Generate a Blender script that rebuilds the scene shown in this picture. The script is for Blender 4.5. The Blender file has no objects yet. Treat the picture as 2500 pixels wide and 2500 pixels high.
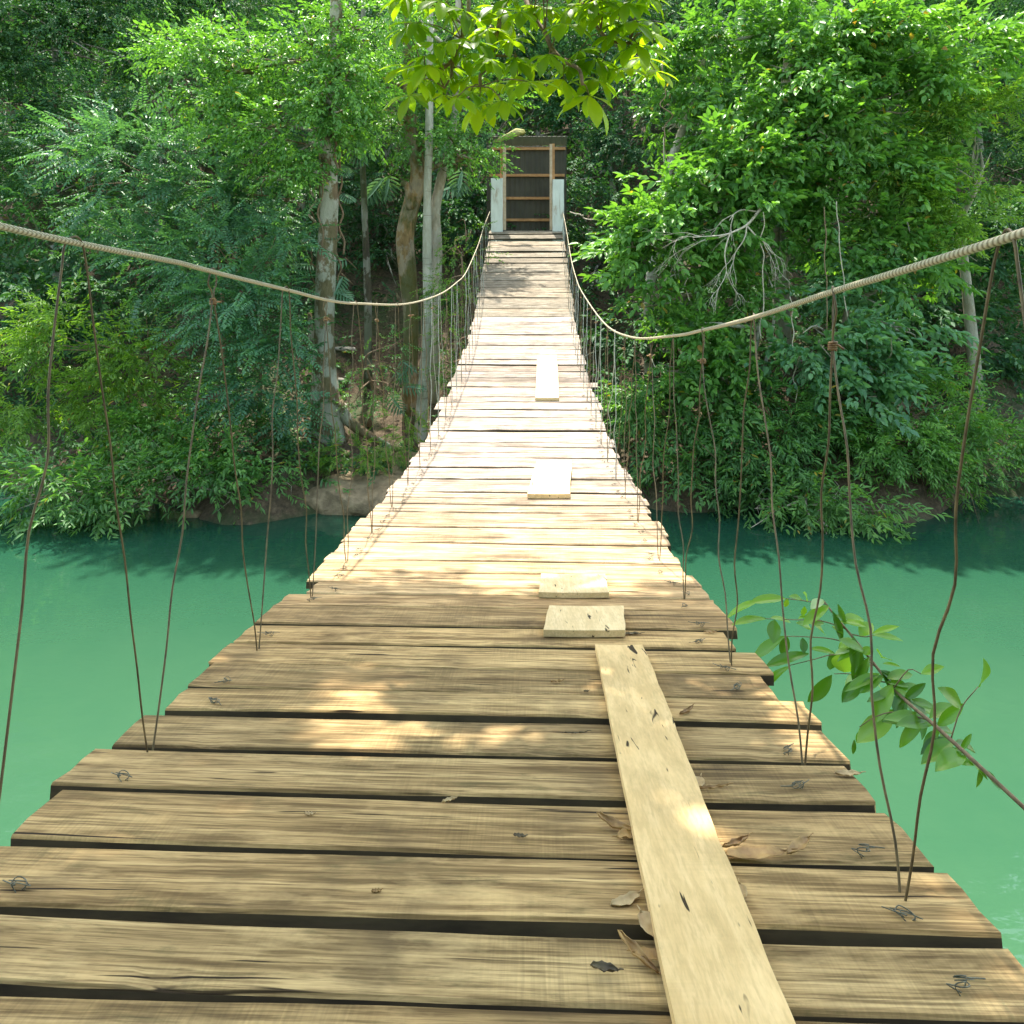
import bpy, math, random
import numpy as np
from mathutils import Vector, Matrix
R = math.radians
S = bpy.context.scene
COL = S.collection
rnd = random.Random(7)
nr = np.random.RandomState(11)
# ------------------------------------------------------------------ camera, sky, sun, exposure
ZC = 3.6                       # camera height above the river
F = 1812.0; HY = 673.0; CX = 1250.0    # focal length, horizon row, centre column on the 2500 px photograph
cd = bpy.data.cameras.new('camera'); cam = bpy.data.objects.new('camera', cd); COL.objects.link(cam)
cam.location = (0, 0, ZC); cam.rotation_euler = (R(90), 0, 0)
cd.sensor_width = 36; cd.sensor_height = 36; cd.sensor_fit = 'HORIZONTAL'
cd.lens = 36*F/2500; cd.shift_y = -(1250-HY)/2500; cd.clip_start = 0.05; cd.clip_end = 500
S.camera = cam
S.render.resolution_x = 1024; S.render.resolution_y = 1024
SUN_EL, SUN_AZ = 69, -9       # azimuth from straight ahead, minus = left
sd = Vector((math.sin(R(SUN_AZ))*math.cos(R(SUN_EL)), math.cos(R(SUN_AZ))*math.cos(R(SUN_EL)), math.sin(R(SUN_EL))))
w = bpy.data.worlds.new('World'); S.world = w; w.use_nodes = True
nt = w.node_tree; nt.nodes.clear()
sky = nt.nodes.new('ShaderNodeTexSky'); sky.sky_type = 'NISHITA'; sky.sun_disc = False
sky.sun_elevation = R(SUN_EL); sky.sun_rotation = R(SUN_AZ)
bg = nt.nodes.new('ShaderNodeBackground'); bg.inputs['Strength'].default_value = 0.15
wo = nt.nodes.new('ShaderNodeOutputWorld')
wb = nt.nodes.new('ShaderNodeMix'); wb.data_type = 'RGBA'; wb.blend_type = 'MULTIPLY'; wb.inputs[0].default_value = 1
wb.inputs[7].default_value = (1.14, 1.0, .76, 1)      # daylight white balance: the camera was set for the open shade
nt.links.new(sky.outputs[0], wb.inputs[6]); nt.links.new(wb.outputs[2], bg.inputs[0]); nt.links.new(bg.outputs[0], wo.inputs[0])
sl = bpy.data.lights.new('sun', 'SUN'); sl.energy = 2.2; sl.angle = R(0.9); sl.color = (1, .94, .83)
so = bpy.data.objects.new('sun', sl); COL.objects.link(so)
so.rotation_euler = (-sd).to_track_quat('-Z', 'Y').to_euler(); so.location = (0, 0, 20)
S.view_settings.view_transform = 'Standard'; S.view_settings.look = 'None'
S.view_settings.gamma = 1; S.view_settings.exposure = 2.4
S.cycles.max_bounces = 6; S.cycles.transparent_max_bounces = 4

# ------------------------------------------------------------------ helpers
def tag(o, label=None, cat=None, group=None, kind=None):
    if label: o['label'] = label
    if cat: o['category'] = cat
    if group: o['group'] = group
    if kind: o['kind'] = kind
    return o
def mesh_obj(name, V, Fc, mat, parent=None, smooth=False, tint=None, uv=None):
    """V (n,3), Fc list of faces or (m,k) array"""
    me = bpy.data.meshes.new(name)
    V = np.asarray(V, dtype=np.float32)
    if isinstance(Fc, np.ndarray):
        m, k = Fc.shape
        me.vertices.add(len(V)); me.vertices.foreach_set('co', V.ravel())
        me.loops.add(m*k); me.loops.foreach_set('vertex_index', Fc.astype(np.int32).ravel())
        me.polygons.add(m); me.polygons.foreach_set('loop_start', np.arange(0, m*k, k, dtype=np.int32))
        me.polygons.foreach_set('loop_total', np.full(m, k, dtype=np.int32))
        me.update(calc_edges=True)
    else:
        me.from_pydata([tuple(map(float, v)) for v in V], [], Fc); me.update()
    if smooth: me.polygons.foreach_set('use_smooth', [True]*len(me.polygons))
    if tint is not None:
        a = me.attributes.new('tint', 'FLOAT', 'POINT'); a.data.foreach_set('value', np.asarray(tint, dtype=np.float32))
    if uv is not None:
        u = me.uv_layers.new(name='uv')
        li = np.zeros(len(me.loops), dtype=np.int32); me.loops.foreach_get('vertex_index', li)
        u.data.foreach_set('uv', np.asarray(uv, dtype=np.float32)[li].ravel())
    if mat: me.materials.append(mat)
    o = bpy.data.objects.new(name, me); COL.objects.link(o)
    if parent: o.parent = parent
    return o
def empty(name, loc=(0, 0, 0)):
    o = bpy.data.objects.new(name, None); COL.objects.link(o); o.location = loc; o.empty_display_size = .1
    return o
class Parts:
    def __init__(s): s.V = []; s.F = []; s.U = []; s.n = 0
    def add(s, V, Fc, U=None):
        V = np.asarray(V, float); s.V.append(V); s.F += [tuple(i+s.n for i in f) for f in Fc]
        s.U.append(np.zeros((len(V), 2)) if U is None else np.asarray(U, float)); s.n += len(V)
    def tube(s, P, r, sides=6, smooth=3, caps=True, rough=0):
        s.add(*tube(P, r, sides, smooth, caps, rough))
    def box(s, a, b):
        x0, y0, z0 = a; x1, y1, z1 = b
        s.add([(x0,y0,z0),(x1,y0,z0),(x1,y1,z0),(x0,y1,z0),(x0,y0,z1),(x1,y0,z1),(x1,y1,z1),(x0,y1,z1)],
              [(0,3,2,1),(4,5,6,7),(0,1,5,4),(1,2,6,5),(2,3,7,6),(3,0,4,7)])
    def obj(s, name, mat, parent=None, smooth=True, origin=None):
        V = np.vstack(s.V)
        if origin is not None: V = V-np.asarray(origin, float)
        o = mesh_obj(name, V, s.F, mat, parent, smooth, uv=np.vstack(s.U))
        if origin is not None: o.location = tuple(origin)
        return o
def catmull(P, k):
    P = np.asarray(P, float)
    if k <= 1 or len(P) < 3: return P
    Q = np.vstack([2*P[0]-P[1], P, 2*P[-1]-P[-2]]); out = []
    for i in range(1, len(Q)-2):
        for j in range(k):
            t = j/k
            out.append(.5*((2*Q[i])+(-Q[i-1]+Q[i+1])*t+(2*Q[i-1]-5*Q[i]+4*Q[i+1]-Q[i+2])*t*t+(-Q[i-1]+3*Q[i]-3*Q[i+1]+Q[i+2])*t**3))
    out.append(P[-1]); return np.array(out)
def tube(P, r, sides=6, smooth=3, caps=True, rough=0):
    n0 = len(P); P = catmull(P, smooth); n = len(P)
    rr = np.interp(np.linspace(0, 1, n), np.linspace(0, 1, len(r)), r) if np.ndim(r) else np.full(n, r)
    T = np.gradient(P, axis=0); T /= np.linalg.norm(T, axis=1)[:, None]+1e-9
    up = np.array([0, 0, 1.]) if abs(T[0][2]) < .9 else np.array([1., 0, 0])
    N = np.cross(T[0], up); N /= np.linalg.norm(N)
    V = []; U = []; L = 0
    ph = nr.rand(4)*6
    for i in range(n):
        N = N-T[i]*N.dot(T[i]); N /= np.linalg.norm(N)+1e-9; B = np.cross(T[i], N)
        if i: L += np.linalg.norm(P[i]-P[i-1])
        for j in range(sides):
            a = 2*math.pi*j/sides
            q = 1+rough*(math.sin(3*a+ph[0]+L*1.1)*.5+math.sin(2*a+ph[1]-L*2.3)*.5+math.sin(5*a+ph[2]+L*3)*.25)
            V.append(P[i]+rr[i]*q*(math.cos(a)*N+math.sin(a)*B)); U.append((j/sides, L))
    Fc = [(i*sides+j, i*sides+(j+1) % sides, (i+1)*sides+(j+1) % sides, (i+1)*sides+j) for i in range(n-1) for j in range(sides)]
    if caps: Fc += [tuple(range(sides))[::-1], tuple((n-1)*sides+j for j in range(sides))]
    return V, Fc, U
def P2(x, y, d):               # photograph pixel (2500 px) and distance -> point in the place
    return np.array([(x-CX)/F*d, d, ZC+(HY-y)/F*d])
K = 2500/1932.
def PD(x, y, d): return P2(x*K, y*K, d)

# ------------------------------------------------------------------ materials
def newmat(name):
    m = bpy.data.materials.new(name); m.use_nodes = True
    t = m.node_tree; t.nodes.clear()
    o = t.nodes.new('ShaderNodeOutputMaterial'); b = t.nodes.new('ShaderNodeBsdfPrincipled')
    t.links.new(b.outputs[0], o.inputs[0]); return m, t, b, o
def N(t, ty, **kw):
    n = t.nodes.new(ty)
    for k, v in kw.items():
        if k in n.inputs: n.inputs[k].default_value = v
        else: setattr(n, k, v)
    return n
def ramp(t, fac, stops):
    n = t.nodes.new('ShaderNodeValToRGB'); e = n.color_ramp.elements
    while len(e) < len(stops): e.new(.5)
    for i, (p, c) in enumerate(stops):
        e[i].position = p; e[i].color = (*c, 1) if len(c) == 3 else c
    t.links.new(fac, n.inputs[0]); return n.outputs[0]
def mixc(t, fac, a, b, mode='MIX'):
    n = t.nodes.new('ShaderNodeMix'); n.data_type = 'RGBA'; n.blend_type = mode
    for s, v in ((0, fac), (6, a), (7, b)):
        if hasattr(v, 'links'): t.links.new(v, n.inputs[s])
        else: n.inputs[s].default_value = v if s == 0 else (*v, 1)
    return n.outputs[2]
def mapped(t, scale, rand=True, kind='Object'):
    tc = N(t, 'ShaderNodeTexCoord'); mp = N(t, 'ShaderNodeMapping'); mp.inputs['Scale'].default_value = scale
    src = tc.outputs[kind]
    if rand:
        oi = N(t, 'ShaderNodeObjectInfo'); vm = N(t, 'ShaderNodeVectorMath', operation='MULTIPLY_ADD')
        t.links.new(oi.outputs['Random'], vm.inputs[0]); vm.inputs[1].default_value = (37, 23, 51)
        t.links.new(src, vm.inputs[2]); src = vm.outputs[0]
    t.links.new(src, mp.inputs[0]); return mp.outputs[0]
def noise(t, vec, scale, detail=4, rough=.55, dist=0):
    n = N(t, 'ShaderNodeTexNoise'); n.inputs['Scale'].default_value = scale; n.inputs['Detail'].default_value = detail
    n.inputs['Roughness'].default_value = rough; n.inputs['Distortion'].default_value = dist
    t.links.new(vec, n.inputs['Vector']); return n.outputs[0]
def bump(t, b, h, strength, dist=.01, prev=None):
    n = N(t, 'ShaderNodeBump'); n.inputs['Strength'].default_value = strength; n.inputs['Distance'].default_value = dist
    t.links.new(h, n.inputs['Height'])
    if prev: t.links.new(prev, n.inputs['Normal'])
    if b: t.links.new(n.outputs[0], b.inputs['Normal'])
    return n.outputs[0]
def wood(name, dark, mid, light, algae=.35, saw=.3, stainc=(.075, .06, .035)):
    m, t, b, o = newmat(name)
    v = mapped(t, (1, 1, 1)); g = mapped(t, (1.6, 38, 38)); g2 = mapped(t, (7, 190, 190))
    n1 = noise(t, g, 1.0, 6, .65, .3); n2 = noise(t, v, 5.0, 5, .6); n3 = noise(t, g2, 1, 3, .6)
    c = ramp(t, n1, [(.34, dark), (.48, mid), (.65, light)])
    c = mixc(t, ramp(t, n3, [(.38, (.75,)*3), (.55, (0,)*3)]), c, dark)          # fine grain lines
    c = mixc(t, ramp(t, n2, [(.5, (0,)*3), (.74, (algae,)*3)]), c, stainc)       # grey-green weathering
    n5 = noise(t, mapped(t, (3, 9, 9)), 1.3, 5, .7)
    n6 = noise(t, mapped(t, (4, 14, 14)), 2.0, 6, .75, .4); c = mixc(t, ramp(t, n6, [(.55, (0,)*3), (.68, (algae*.8,)*3)]), c, (.1, .095, .05))
    c = mixc(t, ramp(t, n5, [(.52, (0,)*3), (.7, (.55,)*3)]), c, tuple(min(1, x*1.18) for x in light))
    n4 = noise(t, mapped(t, (2.2, 60, 60)), .9, 2, .5, .8)                       # drying cracks
    crack = ramp(t, n4, [(.295, (1,)*3), (.33, (0,)*3)])
    c = mixc(t, crack, c, (.03, .02, .01))
    wv = noise(t, mapped(t, (230, 9, 9)), 1, 2, .5, .2)                          # saw marks across the grain
    sm = ramp(t, noise(t, v, 3.1, 2), [(.42, (0,)*3), (.62, (saw,)*3)])
    c = mixc(t, sm, c, mixc(t, wv, (.4, .4, .4), (1.35, 1.35, 1.3)), 'MULTIPLY')
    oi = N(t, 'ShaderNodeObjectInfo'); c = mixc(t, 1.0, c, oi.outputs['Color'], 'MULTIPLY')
    t.links.new(c, b.inputs['Base Color']); b.inputs['Roughness'].default_value = .82
    b.inputs['Specular IOR Level'].default_value = .25
    p = bump(t, None, n1, .5, .004); p = bump(t, None, n3, .45, .002, p); p = bump(t, None, wv, .15, .002, p)
    bump(t, b, crack, -.6, .003, p)
    return m
M = {}
M['plank'] = wood('weathered_wood', (.12, .083, .042), (.35, .262, .15), (.54, .425, .26), .65, .6, (.08, .06, .038))
M['board'] = wood('fresh_wood', (.37, .26, .125), (.43, .305, .15), (.48, .35, .185), .2, .15, (.17, .12, .06))
def simple(name, c1, c2, sc=20, rough=.6, metal=0, bmp=.2, dist=.002, stretch=(1, 1, 1)):
    m, t, b, o = newmat(name); n = noise(t, mapped(t, stretch), sc, 4, .6)
    t.links.new(ramp(t, n, [(.35, c1), (.65, c2)]), b.inputs['Base Color'])
    b.inputs['Roughness'].default_value = rough; b.inputs['Metallic'].default_value = metal
    bump(t, b, n, bmp, dist); return m
M['plank_edge'] = simple('shaded_plank_edge', (.035, .024, .012), (.085, .06, .03), 25, .9, 0, .4, .004, (.3, 1, 1))  # plank sides and undersides: shade of the gaps painted into the colour
M['rust'] = simple('rusty_wire', (.06, .04, .018), (.17, .12, .055), 30, .6)
M['oldwire'] = simple('galvanised_wire', (.22, .23, .2), (.42, .42, .36), 40, .45, .3)
M['knot'] = simple('rusty_twist', (.12, .055, .02), (.34, .2, .08), 90, .6)
M['tie'] = simple('grey_tie_wire', (.07, .07, .05), (.2, .19, .14), 60, .7, .1)
M['sheet'] = simple('dark_sheet', (.03, .026, .014), (.045, .04, .022), 3, .6)
M['sheetlip'] = simple('roof_sheet', (.07, .08, .055), (.09, .1, .07), 3, .5)
M['steel'] = simple('primed_steel', (.3, .14, .04), (.42, .22, .08), 12, .6)
M['steel2'] = simple('pale_frame', (.42, .3, .19), (.55, .43, .3), 12, .6)
M['dry'] = simple('dry_leaf_brown', (.2, .1, .03), (.4, .24, .08), 30, .55)
M['dry2'] = simple('dry_leaf_pale', (.34, .22, .1), (.5, .36, .18), 30, .6)
M['drydark'] = simple('dry_leaf_dark', (.06, .04, .02), (.16, .12, .06), 30, .6)
M['twig'] = simple('twig_bark', (.13, .085, .045), (.25, .17, .1), 60, .8)
M['paletwig'] = simple('pale_twig', (.32, .27, .2), (.55, .48, .38), 30, .8)
M['deadtwig'] = simple('dead_branch', (.4, .34, .26), (.62, .55, .46), 30, .8)
M['rock'] = simple('river_rock', (.15, .11, .06), (.33, .25, .145), 5, .85, 0, 1, .06)
M['step'] = simple('stone_step', (.24, .22, .18), (.4, .37, .31), 6, .85, 0, .4, .02)
def post_mat():
    m, t, b, o = newmat('painted_concrete')
    n = noise(t, mapped(t, (1, 1, .35)), 7, 5, .65); n2 = noise(t, mapped(t, (9, 9, .8)), 2, 3)
    c = ramp(t, n, [(.3, (.42, .34, .25)), (.42, (.62, .65, .6)), (.7, (.74, .78, .73))])
    c = mixc(t, ramp(t, n2, [(.6, (0,)*3), (.7, (.5,)*3)]), c, (.33, .27, .18))
    t.links.new(c, b.inputs['Base Color']); b.inputs['Roughness'].default_value = .85; bump(t, b, n, .3, .01); return m
M['post'] = post_mat()
def cable_mat():
    m, t, b, o = newmat('steel_cable')
    tc = N(t, 'ShaderNodeTexCoord'); sp = N(t, 'ShaderNodeSeparateXYZ'); t.links.new(tc.outputs['UV'], sp.inputs[0])
    a = N(t, 'ShaderNodeMath', operation='MULTIPLY'); a.inputs[1].default_value = 1.0; t.links.new(sp.outputs[0], a.inputs[0])
    c = N(t, 'ShaderNodeMath', operation='MULTIPLY_ADD'); c.inputs[1].default_value = 95.; t.links.new(sp.outputs[1], c.inputs[0]); t.links.new(a.outputs[0], c.inputs[2])
    s = N(t, 'ShaderNodeMath', operation='MULTIPLY'); s.inputs[1].default_value = 6.2832; t.links.new(c.outputs[0], s.inputs[0])
    q = N(t, 'ShaderNodeMath', operation='SINE'); t.links.new(s.outputs[0], q.inputs[0])
    h = N(t, 'ShaderNodeMath', operation='MULTIPLY_ADD'); h.inputs[1].default_value = .5; h.inputs[2].default_value = .5; t.links.new(q.outputs[0], h.inputs[0])
    t.links.new(ramp(t, h.outputs[0], [(.0, (.2, .165, .1)), (.5, (.44, .385, .27)), (1, (.52, .46, .33))]), b.inputs['Base Color'])
    b.inputs['Roughness'].default_value = .55; b.inputs['Metallic'].default_value = .15
    bump(t, b, h.outputs[0], .8, .0015); return m
M['cable'] = cable_mat()
def bark(name, c1, c2, moss=(.05, .08, .015), mossa=.5, lich=(.45, .45, .4), licha=.3, rings=False):
    m, t, b, o = newmat(name)
    n = noise(t, mapped(t, (1, 1, .3)), 14, 6, .7); c = ramp(t, n, [(.35, c1), (.65, c2)])
    n2 = noise(t, mapped(t, (1, 1, .7)), 3.2, 5, .65); c = mixc(t, ramp(t, n2, [(.47, (0,)*3), (.52, (licha,)*3)]), c, lich)
    n3 = noise(t, mapped(t, (1, 1, .5)), 1.9, 5, .6); c = mixc(t, ramp(t, n3, [(.43, (0,)*3), (.5, (mossa,)*3)]), c, moss)
    if rings:
        n4 = noise(t, mapped(t, (1, 1, 9)), 2.2, 3, .6); c = mixc(t, ramp(t, n4, [(.6, (0,)*3), (.68, (.7,)*3)]), c, (.2, .17, .13))
    t.links.new(c, b.inputs['Base Color']); b.inputs['Roughness'].default_value = .9; bump(t, b, n, 1.0, .05); return m
M['bark_lichen'] = bark('lichen_bark', (.14, .09, .05), (.28, .2, .12), mossa=.4, licha=.95, lich=(.52, .5, .42))
M['bark_moss'] = bark('mossy_bark', (.15, .09, .035), (.36, .23, .1), mossa=.8, moss=(.06, .075, .01))
M['bark_white'] = bark('white_bark', (.4, .37, .29), (.6, .57, .48), mossa=.25, licha=.2, rings=True)
M['bark_pale'] = bark('pale_bark', (.33, .27, .2), (.55, .48, .38), mossa=.3, licha=.4)
M['bark_dark'] = bark('dark_bark', (.06, .05, .035), (.13, .11, .075), mossa=.5, licha=.5)
def leafmat(name, stops, trans=.35, rough=.42, spec=.5, tm=(1.5, 1.55, .45)):
    m, t, b, o = newmat(name)
    at = N(t, 'ShaderNodeAttribute', attribute_name='tint')
    c = ramp(t, at.outputs['Fac'], stops)
    t.links.new(c, b.inputs['Base Color']); b.inputs['Roughness'].default_value = rough
    b.inputs['Specular IOR Level'].default_value = spec
    tr = N(t, 'ShaderNodeBsdfTranslucent'); mx = N(t, 'ShaderNodeMixShader'); mx.inputs[0].default_value = trans
    cc = mixc(t, 1.0, c, tm, 'MULTIPLY'); t.links.new(cc, tr.inputs[0])
    t.links.new(b.outputs[0], mx.inputs[1]); t.links.new(tr.outputs[0], mx.inputs[2]); t.links.new(mx.outputs[0], o.inputs[0])
    return m
def gst(a, b_, c_, y=(.42, .36, .05), e=(.3, .17, .05)):
    return [(0, a), (.45, b_), (.93, c_), (.965, y), (1, e)]
M['lf_bright'] = leafmat('leaf_bright_green', gst((.06, .16, .04), (.12, .29, .06), (.22, .42, .09)))
M['lf_mid'] = leafmat('leaf_mid_green', gst((.05, .14, .045), (.095, .24, .07), (.16, .34, .08)))
M['lf_blue'] = leafmat('leaf_blue_green', gst((.06, .16, .085), (.1, .25, .13), (.17, .35, .15), (.16, .26, .08), (.12, .2, .06)))
M['lf_dark'] = leafmat('leaf_dark_green', gst((.02, .075, .032), (.04, .125, .05), (.075, .18, .06), (.1, .16, .04), (.14, .12, .04)), .25, .6, .3)
M['lf_yellow'] = leafmat('leaf_yellow_green', gst((.08, .18, .03), (.14, .28, .04), (.24, .4, .06)), .4)
M['lf_lime'] = leafmat('leaf_lime_backlit', [(0, (.09, .19, .012)), (.5, (.16, .29, .012)), (1, (.24, .38, .015))], .65, .4, .5, (2.3, 2.0, .5))
M['lf_teal'] = leafmat('leaf_split_teal', [(0, (.06, .16, .09)), (.5, (.12, .24, .15)), (1, (.2, .34, .22))], .3)
M['lf_gloss'] = leafmat('leaf_glossy', [(0, (.04, .13, .012)), (.5, (.12, .27, .02)), (.92, (.24, .42, .04)), (1, (.4, .5, .3))], .45, .3, .7)
def ground_mat():
    m, t, b, o = newmat('forest_floor')
    v = mapped(t, (1, 1, 1), False); n = noise(t, v, .8, 8, .65); n2 = noise(t, v, 14, 6, .7)
    c = ramp(t, n2, [(.35, (.05, .035, .02)), (.55, (.12, .085, .05)), (.72, (.2, .15, .09))])
    c = mixc(t, ramp(t, n, [(.48, (0,)*3), (.6, (.85,)*3)]), c, (.03, .06, .015))
    t.links.new(c, b.inputs['Base Color']); b.inputs['Roughness'].default_value = .95; bump(t, b, n2, .8, .06); return m
M['ground'] = ground_mat()
def water_mat():
    m, t, b, o = newmat('jade_water')
    v = mapped(t, (1, 1, 1), False)
    n = noise(t, v, .35, 5, .6); c = ramp(t, n, [(.3, (.038, .112, .056)), (.7, (.062, .142, .07))])
    sx = N(t, 'ShaderNodeSeparateXYZ'); t.links.new(v, sx.inputs[0]); dv = N(t, 'ShaderNodeMapRange'); t.links.new(sx.outputs[1], dv.inputs[0])
    dv.inputs[1].default_value = 2.5; dv.inputs[2].default_value = 10     # darkens toward the far bank: dimming at low view angles painted in
    c = mixc(t, dv.outputs[0], c, (.012, .06, .034))
    t.links.new(c, b.inputs['Base Color']); b.inputs['Roughness'].default_value = .04
    b.inputs['IOR'].default_value = 1.4; b.inputs['Specular IOR Level'].default_value = .5
    n2 = noise(t, mapped(t, (1, 1.6, 1), False), 2.2, 4, .55); bump(t, b, n2, .16, .06); return m
M['water'] = water_mat()

# ------------------------------------------------------------------ terrain and water
def shore(x): return 11.4+.5*math.sin(x*.7+1)+.35*math.sin(x*1.9)+.02*x*x*.3
def terr(x, y):
    s = y-shore(x)
    h = np.interp(s, [-6, -.6, 0, .5, 1.6, 4.6, 7.6, 12.5, 20, 40], [-3, -.7, 0, .35, .8, 2.4, 4.3, 9.5, 17, 34])
    if s > 0:
        h += 2.3*math.exp(-((x-.35)/1.3)**2-((y-17)/1.5)**2)
        h += .9*max(0, min(1, (x-2)/2))*min(1, s/2)
        h += (.18*math.sin(x*1.3+y)+.12*math.sin(2.9*x-1.7*y)+.07*math.sin(6*x+4*y))*min(1, s)
    return h
xs = np.linspace(-45, 45, 226); ys = np.concatenate([np.linspace(7, 22, 76), np.linspace(22.6, 52, 40)])
V = [(x, y, terr(x, y)) for y in ys for x in xs]; nx = len(xs)
Fq = np.array([(j*nx+i, j*nx+i+1, (j+1)*nx+i+1, (j+1)*nx+i) for j in range(len(ys)-1) for i in range(nx-1)])
tag(mesh_obj('far_bank', V, Fq, M['ground'], smooth=True), kind='structure')
xs = np.linspace(-45, 45, 91); ys = np.linspace(-30, 1.5, 40); nx = len(xs)
def nearb(x, y): return float(np.interp(y+.3*math.sin(x), [-30, -4, -1.2, -.2, 1.5], [4.5, 2.9, 2.35, .9, -1.6]))+.1*math.sin(x*2+y)
V = [(x, y, nearb(x, y)) for y in ys for x in xs]
Fq = np.array([(j*nx+i, j*nx+i+1, (j+1)*nx+i+1, (j+1)*nx+i) for j in range(len(ys)-1) for i in range(nx-1)])
tag(mesh_obj('near_bank', V, Fq, M['ground'], smooth=True), kind='structure')
tag(mesh_obj('river_water', [(-120, -3, 0), (120, -3, 0), (120, 60, 0), (-120, 60, 0)], [(0, 1, 2, 3)], M['water']), kind='structure')

# ------------------------------------------------------------------ bridge deck
W = 1.5
PR = [(.0, .745), (.9, .872), (1.509, .968), (2.14, 1.066), (2.62, 1.135), (3.02, 1.195), (3.97, 1.27), (4.78, 1.315), (5.5, 1.33), (6.28, 1.31),
      (6.95, 1.265), (8.26, 1.15), (9.3, 1.0), (9.96, .88), (10.9, .64), (11.8, .35), (13.5, -.25), (15.36, -.94), (15.8, -.97)]
prd = [p[0] for p in PR]; prz = [p[1] for p in PR]
def deckz(d): return ZC-float(np.interp(d, prd, prz))
def axis(d): return -.117+.02704*d
def row_d(y):      # distance at which the deck crosses photograph row y
    lo, hi = .3, 15.6
    for _ in range(50):
        m_ = (lo+hi)/2
        if HY-(deckz(m_)-ZC)*F/m_ > y: lo = m_
        else: hi = m_
    return (lo+hi)/2
rows = [2640, 2426, 2239, 2074, 1937, 1835, 1748.7, 1689, 1630.6, 1575, 1528.7, 1484.7, 1452.6, 1426, 1399, 1370.8, 1352.7, 1325.8, 1303.5,
        1287, 1268, 1249, 1231, 1214.3, 1201.9, 1185.3, 1168.7, 1156.3, 1142, 1128.6, 1117, 1105, 1092, 1081, 1070, 1050.7, 1039.5, 1028, 1017.6, 999.8, 980.3,
        968.7, 956.3, 943.9, 932.7, 921.5, 905, 888, 877.6, 864.4, 852, 842.9, 834.6, 827, 816.8, 804.3, 794.8, 785.7, 773.3,
        761.7, 752.6, 740, 725.7, 713, 701.7, 693, 683, 674.7, 664, 655, 640.6, 627, 612.6, 604, 598.1, 582.6, 569.1]
gaps = {0: .02, 1: .02, 2: .022, 3: .024, 4: .024, 5: .024, 6: .02, 7: .005, 8: .02, 9: .022, 10: .005, 11: .022, 12: .005, 13: .004, 14: .016, 15: .004}
rag = {5: (.0, .0), 6: (-.03, .01), 7: (-.02, -.04), 8: (0, 0), 9: (.0, -.05), 10: (.0, .0), 11: (.0, .0), 12: (-.06, .0), 13: (-.01, 0), 14: (.0, -.02),
       39: (.06, .03), 40: (.05, .02), 41: (-.02, 0), 43: (.04, .07), 44: (.03, 0)}
bridge = empty('suspension_footbridge', (axis(.5), .3, deckz(.3)))
tag(bridge, 'wooden plank suspension footbridge with two steel cables and wire hangers across the jade river', 'bridge')
inv = Matrix.Translation(-bridge.location)
yaw = math.atan(.02704)
def plank_mesh(Lx, wd, th, nseg, wob, seed):
    r = random.Random(seed)
    ph = [r.uniform(0, 6) for _ in range(8)]
    e = min(.003, th*.2)
    def nz(x, k, s): return s*(math.sin(x*7+ph[k])+.6*math.sin(x*17+ph[k+1])+.35*math.sin(x*41+ph[k+2]))*.5
    Vv = []
    a = r.uniform(-.003, .003); bow = r.uniform(-.006, .006)
    for i in range(nseg+1):
        t_ = i/nseg; x = -Lx/2+t_*Lx
        yf = -wd/2+nz(x, 0, wob); yb = wd/2+nz(x, 3, wob); zz = bow*(4*t_*(1-t_))+nz(x*.3, 2, .0015)+a*(t_-.5)
        xe = lambda y_: x+((nz(y_*9, 5, .004)+r.uniform(-.003, .003)) if i in (0, nseg) else 0)
        chip = -r.random()*.004 if r.random() < .12 else 0
        cup = r.uniform(-.0006, .0006)
        for (y_, z_) in ((yf, -th), (yf, -e*1.6), (yf+e+chip*0, 0), (yf*.33, .0008+cup), (yb*.33, .0008-cup), (yb-e, 0), (yb, -e*1.6), (yb, -th)):
            Vv.append((xe(y_), y_, z_+zz+(chip if (y_ == yf+e) else 0)))
    k = 8
    Fs = [(i*k+j, i*k+(j+1) % k, (i+1)*k+(j+1) % k, (i+1)*k+j) for i in range(nseg) for j in range(k)]
    Fs += [tuple(range(k))[::-1], tuple(nseg*k+j for j in range(k))]
    Fs = [f[::-1] for f in Fs]
    return Vv, Fs
ds = [row_d(y) for y in rows]
def tie_mesh(seed, big=1.0):
    r = random.Random(seed); pt = Parts()
    for s in range(r.choice((2, 3, 3))):
        P = [(r.uniform(-.01, .01), r.uniform(-.012, .01), -.012)]
        a0 = r.uniform(0, 6)
        for q in range(5):
            a0 += r.uniform(.7, 1.5)
            P.append((math.cos(a0)*r.uniform(.008, .028)*big, math.sin(a0)*.012*big, r.uniform(.001, .015)))
        P.append((r.choice((-1, 1))*r.uniform(.03, .055)*big, r.uniform(-.02, .015), r.uniform(.001, .008)))
        pt.tube(P, .0012*big, 4, 3)
    return pt
tie_src = [tie_mesh(50+i) for i in range(5)]
tie_me = []
for p_ in tie_src:
    o = p_.obj('wire_tie', M['tie']); tie_me.append(o.data); bpy.data.objects.remove(o)
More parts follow.
